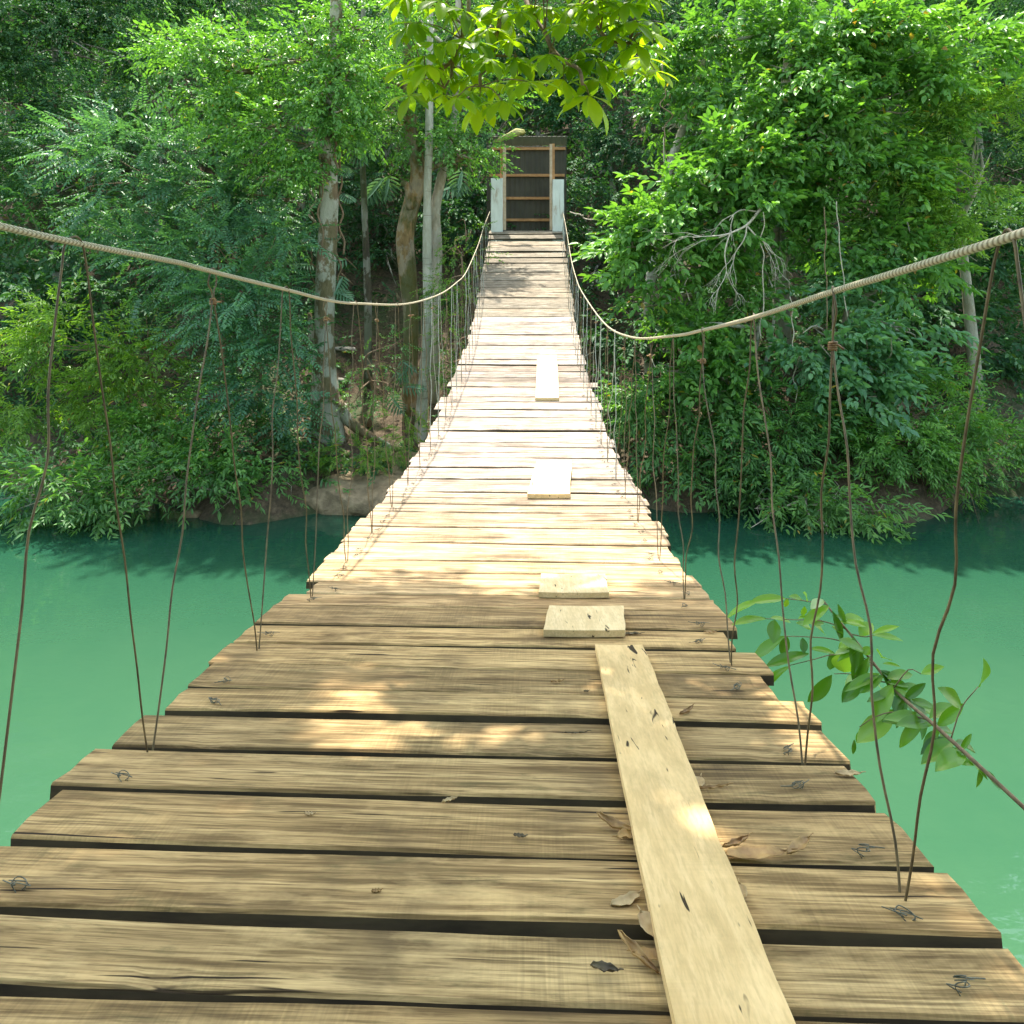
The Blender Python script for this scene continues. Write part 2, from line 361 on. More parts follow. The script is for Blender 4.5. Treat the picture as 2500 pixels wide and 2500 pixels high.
for i, d in enumerate(ds):
    nxt = ds[i+1] if i+1 < len(ds) else 15.42
    g = gaps.get(i, rnd.choice((.006, .01, .014, .02)) if d < 9 else rnd.choice((.006, .01, .016)))
    dz = deckz(nxt)-deckz(d); slope = math.atan2(dz, nxt-d)
    wd = math.hypot(nxt-d, dz)-g; wd = min(wd, .24)
    l, r_ = rag.get(i, (rnd.uniform(-.02, .02), rnd.uniform(-.02, .02)))
    Lx = W+l+r_
    V, Fs = plank_mesh(Lx, wd, .03, 30 if d < 3.5 else 14, .0016 if d < 4 else .003, i)
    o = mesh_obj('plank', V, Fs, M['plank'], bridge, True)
    roll = .0085*max(0, 1-(d/5))+rnd.uniform(-.003, .003) if d < 5 else rnd.uniform(-.004, .004)
    dm = (d+.0+math.cos(slope)*wd/2); zz = deckz(d)+math.sin(slope)*wd/2+(rnd.uniform(-.003, .003) if d > 1.2 else 0)
    c = Vector((axis(dm)+(r_-l)/2, dm, zz))
    mw = Matrix.Translation(c) @ Matrix.Rotation(-yaw+rnd.uniform(-.004, .004), 4, 'Z') @ Matrix.Rotation(slope, 4, 'X') @ Matrix.Rotation(roll, 4, 'Y')
    o.matrix_local = inv @ mw
    me = o.data
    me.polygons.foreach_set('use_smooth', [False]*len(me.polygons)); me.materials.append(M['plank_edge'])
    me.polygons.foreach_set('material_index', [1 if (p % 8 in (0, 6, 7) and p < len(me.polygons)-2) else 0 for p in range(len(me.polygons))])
    k = rnd.uniform(.8, 1.15); wm = rnd.uniform(-.03, .03)  # tone by distance: darker near wood, plus painted sun and shade along the deck
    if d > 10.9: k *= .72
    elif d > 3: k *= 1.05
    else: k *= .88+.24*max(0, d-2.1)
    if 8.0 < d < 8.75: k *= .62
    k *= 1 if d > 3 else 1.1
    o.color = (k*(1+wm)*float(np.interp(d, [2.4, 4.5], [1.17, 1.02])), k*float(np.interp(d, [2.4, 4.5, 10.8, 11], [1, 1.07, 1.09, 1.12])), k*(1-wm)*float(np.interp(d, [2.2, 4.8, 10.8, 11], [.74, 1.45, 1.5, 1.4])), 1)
    if d < 7.5:
        for sx in (-1, 1):
            if rnd.random() < .15: continue
            tm = tie_me[rnd.randrange(5)]
            t_ = bpy.data.objects.new('wire_tie', tm); COL.objects.link(t_); t_.parent = o
            t_.location = (sx*(W/2-.115+rnd.uniform(-.01, .01)), -wd/2+rnd.uniform(.012, .05), .004)
            t_.rotation_euler = (0, 0, rnd.uniform(-1, 1)); t_.scale = (.68,)*3
# main cables
cl = [(-2.2, .42), (-.8, .32), (.3, .17), (1.1, .075), (1.69, .028), (1.856, .009), (2.43, -.048), (2.92, -.098), (3.45, -.13), (4.77, -.18), (6.42, -.16), (7.8, -.075), (9.0, .045), (11.3, .46), (13, .86), (15.3, 1.32)]
cr = [(-2.2, .36), (-.8, .28), (.3, .13), (1.11, .01), (1.39, -.03), (1.89, -.107), (2.45, -.18), (2.96, -.24), (4.23, -.35), (5.8, -.37), (8.2, -.2), (9.6, -.03), (11.2, .26), (13.3, .83), (15.3, 1.32)]
def cab(side, d):
    c = cl if side < 0 else cr
    return float(np.interp(d, [p[0] for p in c], [p[1] for p in c]))
def cabp(side, d):
    a = .68+.075*max(0, (d-9)/6.4)
    return np.array([axis(d)+side*a, d, ZC+CS[side](d)])
CS = {}
for side, c in ((-1, cl), (1, cr)):
    Q = catmull([(p[0], p[1], 0) for p in c], 8)
    CS[side] = (lambda Q: (lambda d: float(np.interp(d, Q[:, 0], Q[:, 1]))))(Q)
BO = np.array(bridge.location)
for side in (-1, 1):
    pt = Parts(); pt.tube([cabp(side, d) for d in np.linspace(-2.2, 15.3, 150)], .0058, 10, 1)
    o = pt.obj('main_cable', M['cable'], bridge, origin=None); o.data.transform(inv)
    pt = Parts(); pt.tube([(axis(d)+side*.6, d, deckz(d)-.045) for d in np.linspace(-.6, 15.3, 60)], .009, 8, 1)
    o = pt.obj('bearer_cable', M['oldwire'], bridge); o.data.transform(inv)
# hangers
TL = [1.29, 1.854, 2.40, 2.865, 3.35, 3.81, 4.376, 4.86, 5.39]; TL = [.75]+TL+list(np.arange(5.9, 14.9, .5))
TR = [.88, 1.39, 1.89, 2.45, 2.96, 3.52, 4.06, 4.53, 5.05]+list(np.arange(5.55, 14.9, .5))
BL = [.5, 1.05, 1.5, 2.09, 2.60, 3.1]
BR = [.6, 1.08, 1.47, 2.0, 2.62, 3.15]
def strand(P0, P1, r, rg, amp):
    n = 9; P = []; P0 = np.array(P0); P1 = np.array(P1); L = np.linalg.norm(P1-P0)
    kink = rg.uniform(.35, .75)
    for q in range(n+1):
        t_ = q/n; o_ = np.array([rg.uniform(-1, 1), rg.uniform(-1, 1), 0])*amp*math.sin(math.pi*min(1, max(0, t_)))**.5 if 0 < q < n else 0
        P.append(P0+(P1-P0)*t_+o_)
    if rg.random() < .5:
        q = int(kink*n); P[q] = P[q]+np.array([rg.uniform(-1, 1)*amp*1.6, 0, 0])
    return P
for side, T_, B_ in ((-1, TL, BL), (1, TR, BR)):
    bots = list(B_)
    for i in range(len(B_), len(T_)+1): bots.append((T_[i-1]+T_[min(i, len(T_)-1)])/2 if i < len(T_) else T_[-1]+.25)
    for i, d in enumerate(T_):
        rg = random.Random(1000*side+i*7+3)
        C = cabp(side, d); far = d > 5.5
        mat = M['rust'] if d < 5 or (i % 3 == 0) else M['oldwire']
        r = .002 if d < 5 else .0028
        pt = Parts(); knot = (i % 2 == (1 if side > 0 else 0)) and d < 12
        b0 = bots[i]; b1 = bots[i+1]
        def bot(b): return np.array([axis(b)+side*(.655+.03*max(0, (b-9)/6)), b, deckz(b)-.035+(side*-.0085*.65*max(0, 1-b/5))])
        off = np.array([side*.006, 0, 0])
        sp = .0075 if knot else .02
        up = np.array([0, 0, 1.])
        kn = C-up*(.062 if d < 3 else .07)
        # loop over the cable
        if knot:
            tops = [kn+np.array([0, -.004, 0]), C+np.array([side*.004, -.02, -.03]), C+np.array([0, -.012, .003]), C+np.array([0, 0, .0095]), C+np.array([0, .012, .003]), C+np.array([0, .022, -.028]), kn+np.array([0, .004, 0])]
            if side > 0 and d < 2.6: tops = [kn-up*.03, C+np.array([-.004, -.025, -.035]), C+np.array([-.006, -.014, .002]), C+np.array([0, 0, .0095]), C+np.array([.008, .012, .002]), C+np.array([.012, .026, -.03]), kn-up*.03]
            ss, se = tops[0], tops[-1]
        else:
            tops = [C+np.array([-.004, -sp*1.3, -.04]), C+np.array([-.004, -sp, -.008]), C+np.array([0, -sp*.3, .0085]), C+np.array([.004, sp*.6, .006]), C+np.array([.004, sp*1.5, -.03])]
            ss, se = tops[0], tops[-1]
        amp = .005 if d < 2.2 and side < 0 else .0085
        s1 = strand(bot(b0), ss, r, rg, amp); s2 = strand(se, bot(b1), r, rg, amp)
        sid = 6 if d < 4 else 4
        pt.tube(s1[:-1]+tops+s2[1:], r, sid, 3 if d < 6 else 2)
        o = pt.obj('hanger_wire', mat, bridge); o.data.transform(inv)
        if knot:
            kp = Parts(); kc = kn-up*(.012 if not (side > 0 and d < 2.6) else .04)
            for q in range(3 if d < 5 else 1):
                P = [kc+np.array([math.cos(a)*.007, math.sin(a)*.007, (a/12.-.5)*.008+q*.004-.004]) for a in np.linspace(0, 12, 14)]
                P += [kc+np.array([rg.uniform(-.022, .022), rg.uniform(-.02, .02), rg.uniform(-.006, .006)])]
                kp.tube(P, .0022 if d < 5 else .004, 5, 1)
            ko = kp.obj('wire_knot', M['knot'], o); ko.data.transform(inv)

# ------------------------------------------------------------------ loose boards on the deck
def loose(name, BLc, BRc, TRc, TLc, th, label, wobble=.004, seg=24, seed=0):
    """corner points (x, d) of a board lying on the deck"""
    r = random.Random(seed); pts = []
    lift = .004+th
    def pos(u, v):
        a = np.array(BLc)*(1-u)+np.array(BRc)*u; b = np.array(TLc)*(1-u)+np.array(TRc)*u
        p = a*(1-v)+b*v; return p
    zf = lambda d, x=0: deckz(d)
    c = pos(.5, .5); d0, d1 = pos(.5, 0)[1], pos(.5, 1)[1]
    z0, z1 = max(deckz(d0), 0), deckz(d1)
    mx = max(deckz(d0*(1-t_)+d1*t_)-(z0*(1-t_)+z1*t_) for t_ in np.linspace(0, 1, 9))
    Vv = []; ph = [r.uniform(0, 6) for _ in range(6)]
    nw = 6
    for i in range(seg+1):
        v = i/seg
        for top in (1, 0):
            for j in range(nw+1):
                u = j/nw; p = pos(u, v)
                e = (math.sin(v*9+ph[0])+.6*math.sin(v*31+ph[1])+.4*math.sin(v*70+ph[2]))*wobble*.5 if j == nw else ((math.sin(v*7+ph[3])+.4*math.sin(v*40+ph[4]))*wobble*.3 if j == 0 else 0)
                if j == nw and seg > 30 and r.random() < .15: e -= r.uniform(0, .004)
                z = z0*(1-v)+z1*v+mx+.004-.0085*max(0, 1-p[1]/5)*(p[0]-axis(p[1]))+(th if top else 0)
                cup = .006*(2*u-1)**2*(1 if 'block' in name else .3)
                ez = -.0015 if (top and (j in (0, nw) or i in (0, seg))) else 0
                Vv.append((p[0]+e, p[1], z+cup+ez))
    m_ = 2*(nw+1); Fs = []
    for i in range(seg):
        for j in range(nw):
            a = i*m_+j; Fs.append((a, a+1, a+m_+1, a+m_)); b = a+nw+1; Fs.append((b, b+m_, b+m_+1, b+1))
        a = i*m_; Fs.append((a, a+m_, a+m_+nw+1, a+nw+1)); a = i*m_+nw; Fs.append((a, a+nw+1, a+m_+nw+1, a+m_))
    for j in range(nw):
        Fs.append((j, j+nw+1, j+nw+2, j+1)); a = seg*m_+j; Fs.append((a, a+1, a+nw+2, a+nw+1))
    V0 = np.array(Vv); ctr = V0.mean(0); V0 -= ctr; V0 = V0[:, [1, 0, 2]]; V0[:, 1] *= -1       # local x = grain
    o = mesh_obj(name, V0, Fs, M['board']); o.location = tuple(ctr); o.rotation_euler = (0, 0, R(90))
    o.color = (1.62, 1.55, 1.45, 1) if seg > 30 else (1.7, 1.78, 1.95, 1)
    return tag(o, label, 'board', 'pale loose boards patching the deck')
# long one runs toward the viewer
loose('loose_board', (.176, .66), (.31, .66), (.366, 2.075), (.232, 2.075), .02, 'long pale new board lying lengthways on the nearest deck planks', .003, 60, 1)
loose('loose_board', (.093, 2.2), (.336, 2.2), (.366, 2.44), (.122, 2.44), .022, 'short square pale board directly beyond the end of the long board', .003, 8, 2)
loose('loose_board', (.094, 2.6), (.339, 2.6), (.36, 2.86), (.113, 2.86), .02, 'short square board resting behind another square board, with a concave top', .003, 8, 3)
loose('loose_board', (.087, 4.27), (.331, 4.27), (.42, 5.2), (.175, 5.2), .028, 'medium pale board slanting slightly right, in the middle of the sunlit deck', .004, 14, 4)
loose('loose_board', (.23, 7.3), (.465, 7.3), (.555, 9.2), (.315, 9.2), .03, 'farthest loose board, long and whitish, before the deck climbs to the gate', .004, 14, 5)

# ------------------------------------------------------------------ shelter at the far end
GD = 15.45
gate = empty('gate_shelter', (.35, GD, ZC+.93)); gi = Matrix.Translation(-gate.location)
tag(gate, 'dark corrugated metal shelter with brown rails and white concrete posts at the far bridge end', 'shelter')
def gx(x, y=GD): return (x-CX)/F*y
def gz(y_, y=GD): return ZC+(HY-y_)/F*y
def gpart(name, pt, m, smooth=False):
    o = pt.obj(name, m, gate, smooth); o.data.transform(gi); return o
# corrugated back sheet
YB = 16.15
def corr(x0, x1, rowsP, pitch=.105, amp=.011, th=.003):
    n = int((x1-x0)/pitch*6); Vv = []; Fs = []
    for (yy, zz) in rowsP:
        for i in range(n+1):
            x = x0+(x1-x0)*i/n; q = (x-x0)/pitch % 1
            h = amp*(1 if q < .12 or q > .88 else (0 if .22 < q < .78 else .5)); Vv.append((x, yy-h, zz+h*.2))
    nr_ = len(rowsP)
    for j in range(nr_-1):
        for i in range(n): a = j*(n+1)+i; Fs.append((a, a+1, a+n+2, a+n+1))
    base = len(Vv); Vv += [(x, y+th, z+th) for x, y, z in Vv]; Fs += [tuple(base+k for k in f[::-1]) for f in list(Fs)]
    e = [(0, n)]
    for i in range(n): Fs.append((i, base+i, base+i+1, i+1)); a = (nr_-1)*(n+1)+i; Fs.append((a, a+1, base+a+1, base+a))
    return Vv, Fs
pt = Parts(); pt.add(*corr(gx(1188, YB), gx(1383, YB), [(YB, ZC+.3), (YB, gz(357, YB))])); gpart('wall_sheet', pt, M['sheet'])
pt = Parts(); pt.add(*corr(gx(1203, YB), gx(1384, YB), [(YB-.02, gz(357, YB)+.01), (YB-.14, gz(333, YB-.14))])); gpart('roof_sheet', pt, M['sheetlip'])
for (yc, xa, xb) in ((363, 1198, 1380), (428, 1195, 1378), (484, 1232, 1342), (537, 1232, 1342)):
    pt = Parts(); z = gz(yc, YB-.05); pt.box((gx(xa, YB), YB-.075, z-.028), (gx(xb, YB), YB-.02, z+.028)); gpart('rail', pt, M['steel'])
for (xa, xb, inner) in ((1227.5, 1235.5, 1), (1342, 1348, -1)):
    pt = Parts(); pt.box((gx(xa), GD-.03, gz(562)), (gx(xb), GD+.03, gz(352))); gpart('frame_leg', pt, M['steel2'])
    x0 = gx(xa)-.055 if inner > 0 else gx(xb); pt = Parts(); pt.box((x0, GD+.035, gz(562)), (x0+.055, GD+.09, gz(350))); gpart('frame_leg', pt, M['steel'])
for (xa, xb, yt) in ((1199, 1227.3, 437), (1348.2, 1376, 440)):
    pt = Parts(); x0, x1 = gx(xa), gx(xb); z0, z1 = gz(562)-1.6, gz(yt)
    n = 10; b_ = .012
    ring = [(x0+b_, GD-.14), (x1-b_, GD-.14), (x1, GD-.14+b_), (x1, GD+.1), (x0, GD+.1), (x0, GD-.14+b_)]
    Vv = []; Fs = []
    for j in range(n+1):
        zz = z0+(z1-z0)*j/n
        for (a, b2) in ring: Vv.append((a+rnd.uniform(-.003, .003), b2+rnd.uniform(-.002, .002), zz))
    for j in range(n):
        for i in range(6): Fs.append((j*6+i, j*6+(i+1) % 6, (j+1)*6+(i+1) % 6, (j+1)*6+i))
    Fs.append(tuple(n*6+i for i in range(6))); pt.add(Vv, Fs); gpart('concrete_post', pt, M['post'])
pt = Parts(); pt.box((gx(1196), GD-.1, gz(562)-.35), (gx(1379), YB+.6, gz(562)-.035)); gpart('landing', pt, M['step'])
# mossy dead branch lying on the shelter roof
pt = Parts()
pt.tube([P2(1205, 347, 15.3), P2(1222, 340, 15.25), P2(1240, 331, 15.25), P2(1262, 324, 15.3), P2(1281, 320, 15.35)], [.015, .045, .04, .065, .02], 9, 4, rough=.7)
pt.tube([P2(1262, 324, 15.3), P2(1275, 326, 15.25), P2(1282, 323, 15.2)], [.04, .03, .015], 6, 3, rough=.3)
M['mossbranch'] = bark('moss_branch', (.35, .25, .12), (.5, .38, .2), moss=(.2, .24, .02), mossa=.6)
tag(pt.obj('fallen_branch', M['mossbranch'], origin=P2(1240, 331, 15.25)), 'short mossy broken branch lying on the shelter roof', 'branch')

# ------------------------------------------------------------------ foliage machinery
def leafT(Ln, Wd, droop=.25, fold=.25, tip=1.0):
    """six-point leaf: base, L1, L2, tip, R2, R1; +y length, +z normal"""
    return np.array([(0, 0, 0), (-Wd*.42, Ln*.3, Wd*fold), (-Wd*.45, Ln*.62, Wd*fold-droop*Ln*.35), (0, Ln, -droop*Ln*tip),
                     (Wd*.45, Ln*.62, Wd*fold-droop*Ln*.35), (Wd*.42, Ln*.3, Wd*fold)])
LQ = np.array([(0, 3, 2, 1), (0, 5, 4, 3)])
def rotm(f, up):
    f = f/np.linalg.norm(f); r = np.cross(f, up); r /= np.linalg.norm(r)+1e-9; u = np.cross(r, f)
    return np.array([r, f, u]).T
def spray(kind, rg):
    """list of (verts 6x3); twig along +y"""
    out = []
    if kind == 'broad': L, n, ln, wd = .42, 12, .14, .068
    elif kind == 'narrow': L, n, ln, wd = .40, 15, .115, .03
    elif kind == 'small': L, n, ln, wd = .32, 16, .068, .034
    elif kind == 'frond': L, n, ln, wd = .34, 20, .07, .027
    elif kind == 'fern': L, n, ln, wd = .5, 36, .11, .022
    sag = rg.uniform(.1, .35)
    for i in range(n):
        t_ = (i+.5)/n; y = L*t_; z = -sag*L*t_*t_
        side = 1 if i % 2 else -1
        sc = rg.uniform(.7, 1.15)*(1-.3*t_ if kind != 'fern' else (1-.8*abs(t_-.35)))
        if kind in ('frond', 'fern'):
            ang = R(rg.uniform(62, 78))*side*(1-.25*t_); el = rg.uniform(-.25, .05)
        else: ang = R(rg.uniform(30, 85))*side*(1-.45*t_); el = rg.uniform(-.75, .2)
        f = np.array([math.sin(ang), math.cos(ang), el])
        up = np.array([rg.uniform(-.35, .35), rg.uniform(-.35, .35), 1])
        if kind == 'frond': up = np.array([rg.uniform(-.12, .12), rg.uniform(-.1, .1), 1])
        l = leafT(ln*sc, wd*sc, rg.uniform(.05, .4), rg.uniform(.1, .4))
        off = np.array([rg.uniform(-.02, .02), y, z+rg.uniform(-.02, .02)]) if kind not in ('frond', 'fern') else np.array([0, y, z])
        out.append(l@rotm(f, up).T+off)
    out.append(leafT(ln, wd, .2, .2)+np.array([0, L*.97, -sag*L]))
    return np.array(out)
SPR = {}
for k_ in ('broad', 'narrow', 'small', 'frond', 'fern'):
    rg = random.Random(hash(k_) % 1 + len(k_)*13); SPR[k_] = [spray(k_, rg) for _ in range(7)]
def build_crown(name, pts, dirs, scales, kind, mat, parent, tb=.45, tv=.28, origin=None):
    """pts (n,3) spray bases, dirs (n,3) outward, scales (n)"""
    n = len(pts); var = nr.randint(0, 7, n); VV = []; TT = []
    f = dirs/np.linalg.norm(dirs, axis=1)[:, None]
    up = np.tile([0, 0, 1.], (n, 1))+nr.normal(0, .35, (n, 3))
    r = np.cross(f, up); r /= np.linalg.norm(r, axis=1)[:, None]+1e-9; u = np.cross(r, f)
    Rm = np.stack([r, f, u], axis=2)*scales[:, None, None]
    st = np.clip(tb+nr.normal(0, tv*.5, n), .02, .9)
    for v_ in range(7):
        m_ = var == v_
        if not m_.any(): continue
        sp = SPR[kind][v_]; nl = len(sp)
        X = np.einsum('nij,lj->nli', Rm[m_], sp.reshape(-1, 3))+pts[m_][:, None, :]
        VV.append(X.reshape(-1, 3))
        t_ = np.clip(st[m_][:, None]+nr.normal(0, tv*.5, (m_.sum(), nl)), .01, .925)
        odd = nr.rand(*t_.shape); t_ = np.where(odd > .991, nr.uniform(.96, 1, t_.shape), t_)
        TT.append(np.repeat(t_.ravel(), 6))
    Vx = np.vstack(VV); T = np.concatenate(TT); nl = len(Vx)//6
    Fq = (np.arange(nl)[:, None, None]*6+LQ[None]).reshape(-1, 4)
    if origin is not None: Vx = Vx-np.asarray(origin)
    return mesh_obj(name, Vx, Fq, mat, parent, False, tint=T)
def mass_pts(c, rad, dens, sub=.5, bright=True):
    """spray positions over sub-clumps of an ellipsoidal mass"""
    rx, ry, rz = rad; area = 4*math.pi*((rx*rz+rx*ry+ry*rz)/3)
    ncl = max(5, int(area/(sub*sub)*.55)); P = []; D = []
    for _ in range(ncl):
        v = nr.normal(size=3); v[1] = -abs(v[1]) if nr.rand() < .72 else v[1]; v /= np.linalg.norm(v)
        if v[2] < -.55 and nr.rand() < .6: continue
        rr = nr.uniform(.55, 1.0); cc = np.array([v[0]*rx, v[1]*ry, v[2]*rz])*rr
        k = max(3, int(dens*area/ncl*nr.uniform(.6, 1.4))); s_ = sub*nr.uniform(.55, 1.1)
        q = nr.normal(size=(k, 3)); q /= np.linalg.norm(q, axis=1)[:, None]; q[:, 2] = q[:, 2]*.75+.2
        q *= nr.uniform(.35, 1.0, (k, 1)); P.append(np.array(c)+cc+q*s_*np.array([.7, .6, .5]))
        d_ = q*.9+v*np.array([.7, .7, .35])+nr.normal(0, .25, (k, 3)); d_[:, 2] -= .18; D.append(d_)
    if not P: return np.zeros((0, 3)), np.zeros((0, 3))
    return np.vstack(P), np.vstack(D)
def plant(name, label, cat, masses, kind, matk, dens=14, sc=1.0, trunk=None, bmat='bark_pale', group=None, tb=.45, sub=.5, base=None, deepen=.75, limbs=True):
    """masses: (x, y, radius) in 1932 px units plus distance; trunk: list of (points, radii)"""
    if base is None:
        if trunk: base = np.array(trunk[0][0][0], float)
        else:
            m0 = masses[0]; c0 = PD(m0[0], m0[1], m0[3]); base = np.array([c0[0], c0[1]+.3, terr(c0[0], c0[1]+.3)])
    root = empty(name, tuple(base)); tag(root, label, cat, group)
    P = []; D = []; cs = []
    for (x, y, r, d) in masses:
        c = PD(x, y, d); rr = r/1400*d; cs.append((c, rr))
        p, dd = mass_pts(c, (rr, rr*deepen, rr*.85), dens, sub); P.append(p); D.append(dd)
    P = np.vstack(P); D = np.vstack(D)
    ok = P[:, 2] > .06; P = P[ok]; D = D[ok]
    build_crown('crown' if cat == 'tree' else 'foliage', P, D, nr.uniform(.75, 1.2, len(P))*sc, kind, M[matk], root, tb, origin=base)
    pt = Parts()
    big = 1 if cat == 'tree' else .42
    tr = trunk or [([base, base*.5+cs[0][0]*.5+np.array([.1, .1, 0]), cs[0][0]], [.045, .03, .015])]
    for (pp, rr) in tr: pt.tube(pp, rr, 12 if max(rr) > .07 else 7, 4, rough=.13)
    if limbs:
        main = np.vstack([catmull(pp, 4) for pp, _ in tr])
        for (c, rr) in cs:
            cand = main[main[:, 2] < c[2]+.3]
            if len(cand) == 0: cand = main
            a = cand[np.argmin(np.linalg.norm(cand-c, axis=1))]
            if np.linalg.norm(a-c) > .1:
                m_ = (a+c)/2+np.array([nr.normal(0, .12), nr.normal(0, .1), .12*rr]); pt.tube([a, m_, c], [.045*big, .032*big, .012*big], 6, 4, rough=.1)
            for _ in range(4):
                q = c+nr.normal(0, .5, 3)*rr; pt.tube([c*.6+a*.4, (c+q)/2+nr.normal(0, .08, 3), q], [.022*big, .014*big, .006*big], 5, 3)
    o = pt.obj('trunk' if cat == 'tree' else 'stems', M[bmat if cat == 'tree' or bmat == 'paletwig' else 'twig'], root); o.data.transform(Matrix.Translation(tuple(-base)))
    return root
def tr_px(pts, d, rs):        # trunk through 1932-px points, foot dropped to the ground
    P = [PD(x, y, d) for x, y in pts]; f = P[0].copy(); f[2] = min(f[2], terr(f[0], f[1])-.15); 
    return ([f]+P, [rs[0]*1.25]+list(rs))

# ---- left bank trees
t1 = plant('lichen_tree', 'stout tree with white lichen patches on its flared trunk, nearest the left bank rocks', 'tree',
     [(640, 215, 75, 12.6), (560, 270, 75, 12.3), (520, 330, 60, 12.2), (470, 240, 90, 12.5), (620, 120, 100, 12.8), (500, 120, 110, 13), (380, 150, 110, 13), (690, 60, 90, 13), (625, 190, 45, 12.1), (600, 250, 36, 12.1), (650, 150, 50, 12.1)],
     'small', 'lf_bright', 22, 1.6, [tr_px([(618, 800), (612, 700), (612, 600), (616, 480), (620, 380), (618, 280), (628, 180), (640, -120)], 12.5, [.26, .2, .17, .155, .16, .15, .13, .09]),
      ([PD(635, 760, 12.5), PD(665, 800, 12.5), PD(715, 832, 12.6), PD(755, 852, 12.8)], [.13, .09, .06, .04]),
      ([PD(606, 720, 12.5), PD(590, 650, 12.6), PD(584, 590, 12.6)], [.07, .06, .035])], 'bark_lichen', tb=.5)
plant('spotted_tree', 'thin straight dark tree spotted with white lichen, right of the vine-hung stout trunk', 'tree',
     [(700, 180, 60, 14.5), (690, 110, 80, 15)], 'small', 'lf_mid', 22, 1.1, [tr_px([(695, 640), (694, 560), (690, 460), (686, 360), (684, 260), (686, -120)], 14.6, [.075, .07, .068, .06, .05, .04])], 'bark_dark')
plant('mossy_tree', 'brown mossy tree with a crooked trunk and knobbly bend left of the white slender trunks', 'tree',
     [(868, 275, 56, 13.6), (800, 270, 45, 13.6), (893, 300, 34, 13.4), (760, 240, 40, 13.8), (850, 310, 40, 13.5), (770, 170, 80, 14), (880, 190, 70, 14)],
     'small', 'lf_bright', 24, 1.4, [tr_px([(775, 790), (773, 700), (776, 600), (770, 520), (765, 450), (775, 390), (790, 330), (778, 270), (772, 200), (765, -120)], 13.8, [.15, .14, .15, .16, .16, .15, .17, .12, .11, .08]),
      ([PD(790, 330, 13.8), PD(825, 312, 13.6), PD(870, 300, 13.5)], [.09, .06, .04]), ([PD(775, 395, 13.7), PD(768, 352, 13.6), PD(760, 345, 13.5)], [.08, .06, .055])], 'bark_moss', tb=.4)
plant('white_tree', 'slender straight white-barked tree with dark rings between the mossy and leaning trunks', 'tree',
     [(815, 60, 80, 14.6), (860, 120, 60, 14.4)], 'small', 'lf_mid', 22, 1.1, [tr_px([(795, 800), (800, 700), (806, 620), (806, 480), (807, 350), (810, 240), (812, -150)], 13.3, [.105, .09, .085, .08, .075, .07, .05])], 'bark_white')
plant('leaning_pale_tree', 'pale cream-barked tree curving slightly right beside the slender white tree', 'tree',
     [(870, 60, 80, 14.6)], 'small', 'lf_mid', 22, 1.1, [tr_px([(818, 650), (822, 560), (826, 470), (822, 400), (832, 340), (845, 280), (858, 200), (868, -120)], 14.0, [.09, .09, .1, .095, .085, .07, .06, .05])], 'bark_pale')
# ---- left shrubs
G1 = 'shrubs along the left bank'
plant('feathery_shrub', 'large blue-green feathery shrub under the left cable', 'shrub', [(470, 560, 100, 12), (420, 470, 100, 12.3), (500, 640, 75, 11.9), (390, 600, 80, 12), (535, 560, 40, 12), (520, 460, 55, 12.2)],
      'frond', 'lf_blue', 22, 1.5, group=G1)
plant('feathery_shrub', 'dark blue-green feathery thicket above the left cable end', 'shrub', [(400, 370, 110, 13), (500, 400, 80, 13), (300, 480, 120, 13), (250, 330, 140, 13.4), (560, 380, 50, 13)],
      'frond', 'lf_blue', 20, 1.6, group=G1, tb=.3)
plant('feathery_shrub', 'blue-green bush growing against the foot of the lichen-patched trunk', 'shrub', [(500, 730, 80, 11.9), (545, 690, 38, 12.2), (430, 760, 70, 12), (540, 790, 45, 12.1)],
      'frond', 'lf_blue', 22, 1.4, group=G1, tb=.35)
plant('broadleaf_shrub', 'yellow-green leafy bush at the far left of the bank', 'shrub', [(280, 680, 80, 12), (230, 760, 90, 11.9), (150, 650, 120, 12), (60, 740, 120, 12)],
      'narrow', 'lf_yellow', 28, 1.0, group=G1)
plant('overhanging_shrub', 'bush with drooping narrow leaves dipping into the water on the left', 'shrub', [(330, 900, 70, 11.2), (260, 930, 60, 10.9), (400, 890, 60, 11.3), (220, 960, 45, 10.7), (440, 930, 35, 11), (490, 915, 38, 11.4), (540, 900, 36, 11.6), (580, 905, 24, 11.7), (140, 930, 80, 10.9), (50, 930, 80, 11)],
      'narrow', 'lf_mid', 26, 1.3, group=G1, tb=.6, bmat='paletwig')
plant('bank_shrub', 'bright green bush on the bank below the blue-green shrubs', 'shrub', [(330, 810, 80, 11.8), (430, 830, 70, 11.8), (260, 840, 70, 11.7), (510, 860, 55, 11.7)],
      'small', 'lf_bright', 24, 1.4, group=G1)
plant('fern_clump', 'yellow-green fern clump on the rock beneath the flared trunk', 'fern', [(640, 860, 38, 11.9), (690, 870, 38, 11.8), (590, 865, 30, 11.9), (735, 870, 32, 12)],
      'fern', 'lf_yellow', 40, .6, group='ferns on the left bank', sub=.3, limbs=False)
plant('fern_clump', 'small bright fern clump beside the deck edge at the mossy trunk foot', 'fern', [(770, 830, 30, 12.2), (750, 850, 24, 12), (800, 820, 22, 12.3)],
      'fern', 'lf_yellow', 40, .6, group='ferns on the left bank', sub=.3, limbs=False, tb=.7)
plant('sapling', 'light feathery sapling growing inside the curve of the left cable', 'shrub', [(870, 480, 42, 13.2), (850, 540, 40, 13), (885, 440, 26, 13.4), (875, 580, 40, 12.8), (840, 600, 35, 12.8), (865, 650, 35, 12.6), (840, 700, 35, 12.4)],
      'small', 'lf_yellow', 36, .75, group=G1, tb=.4)
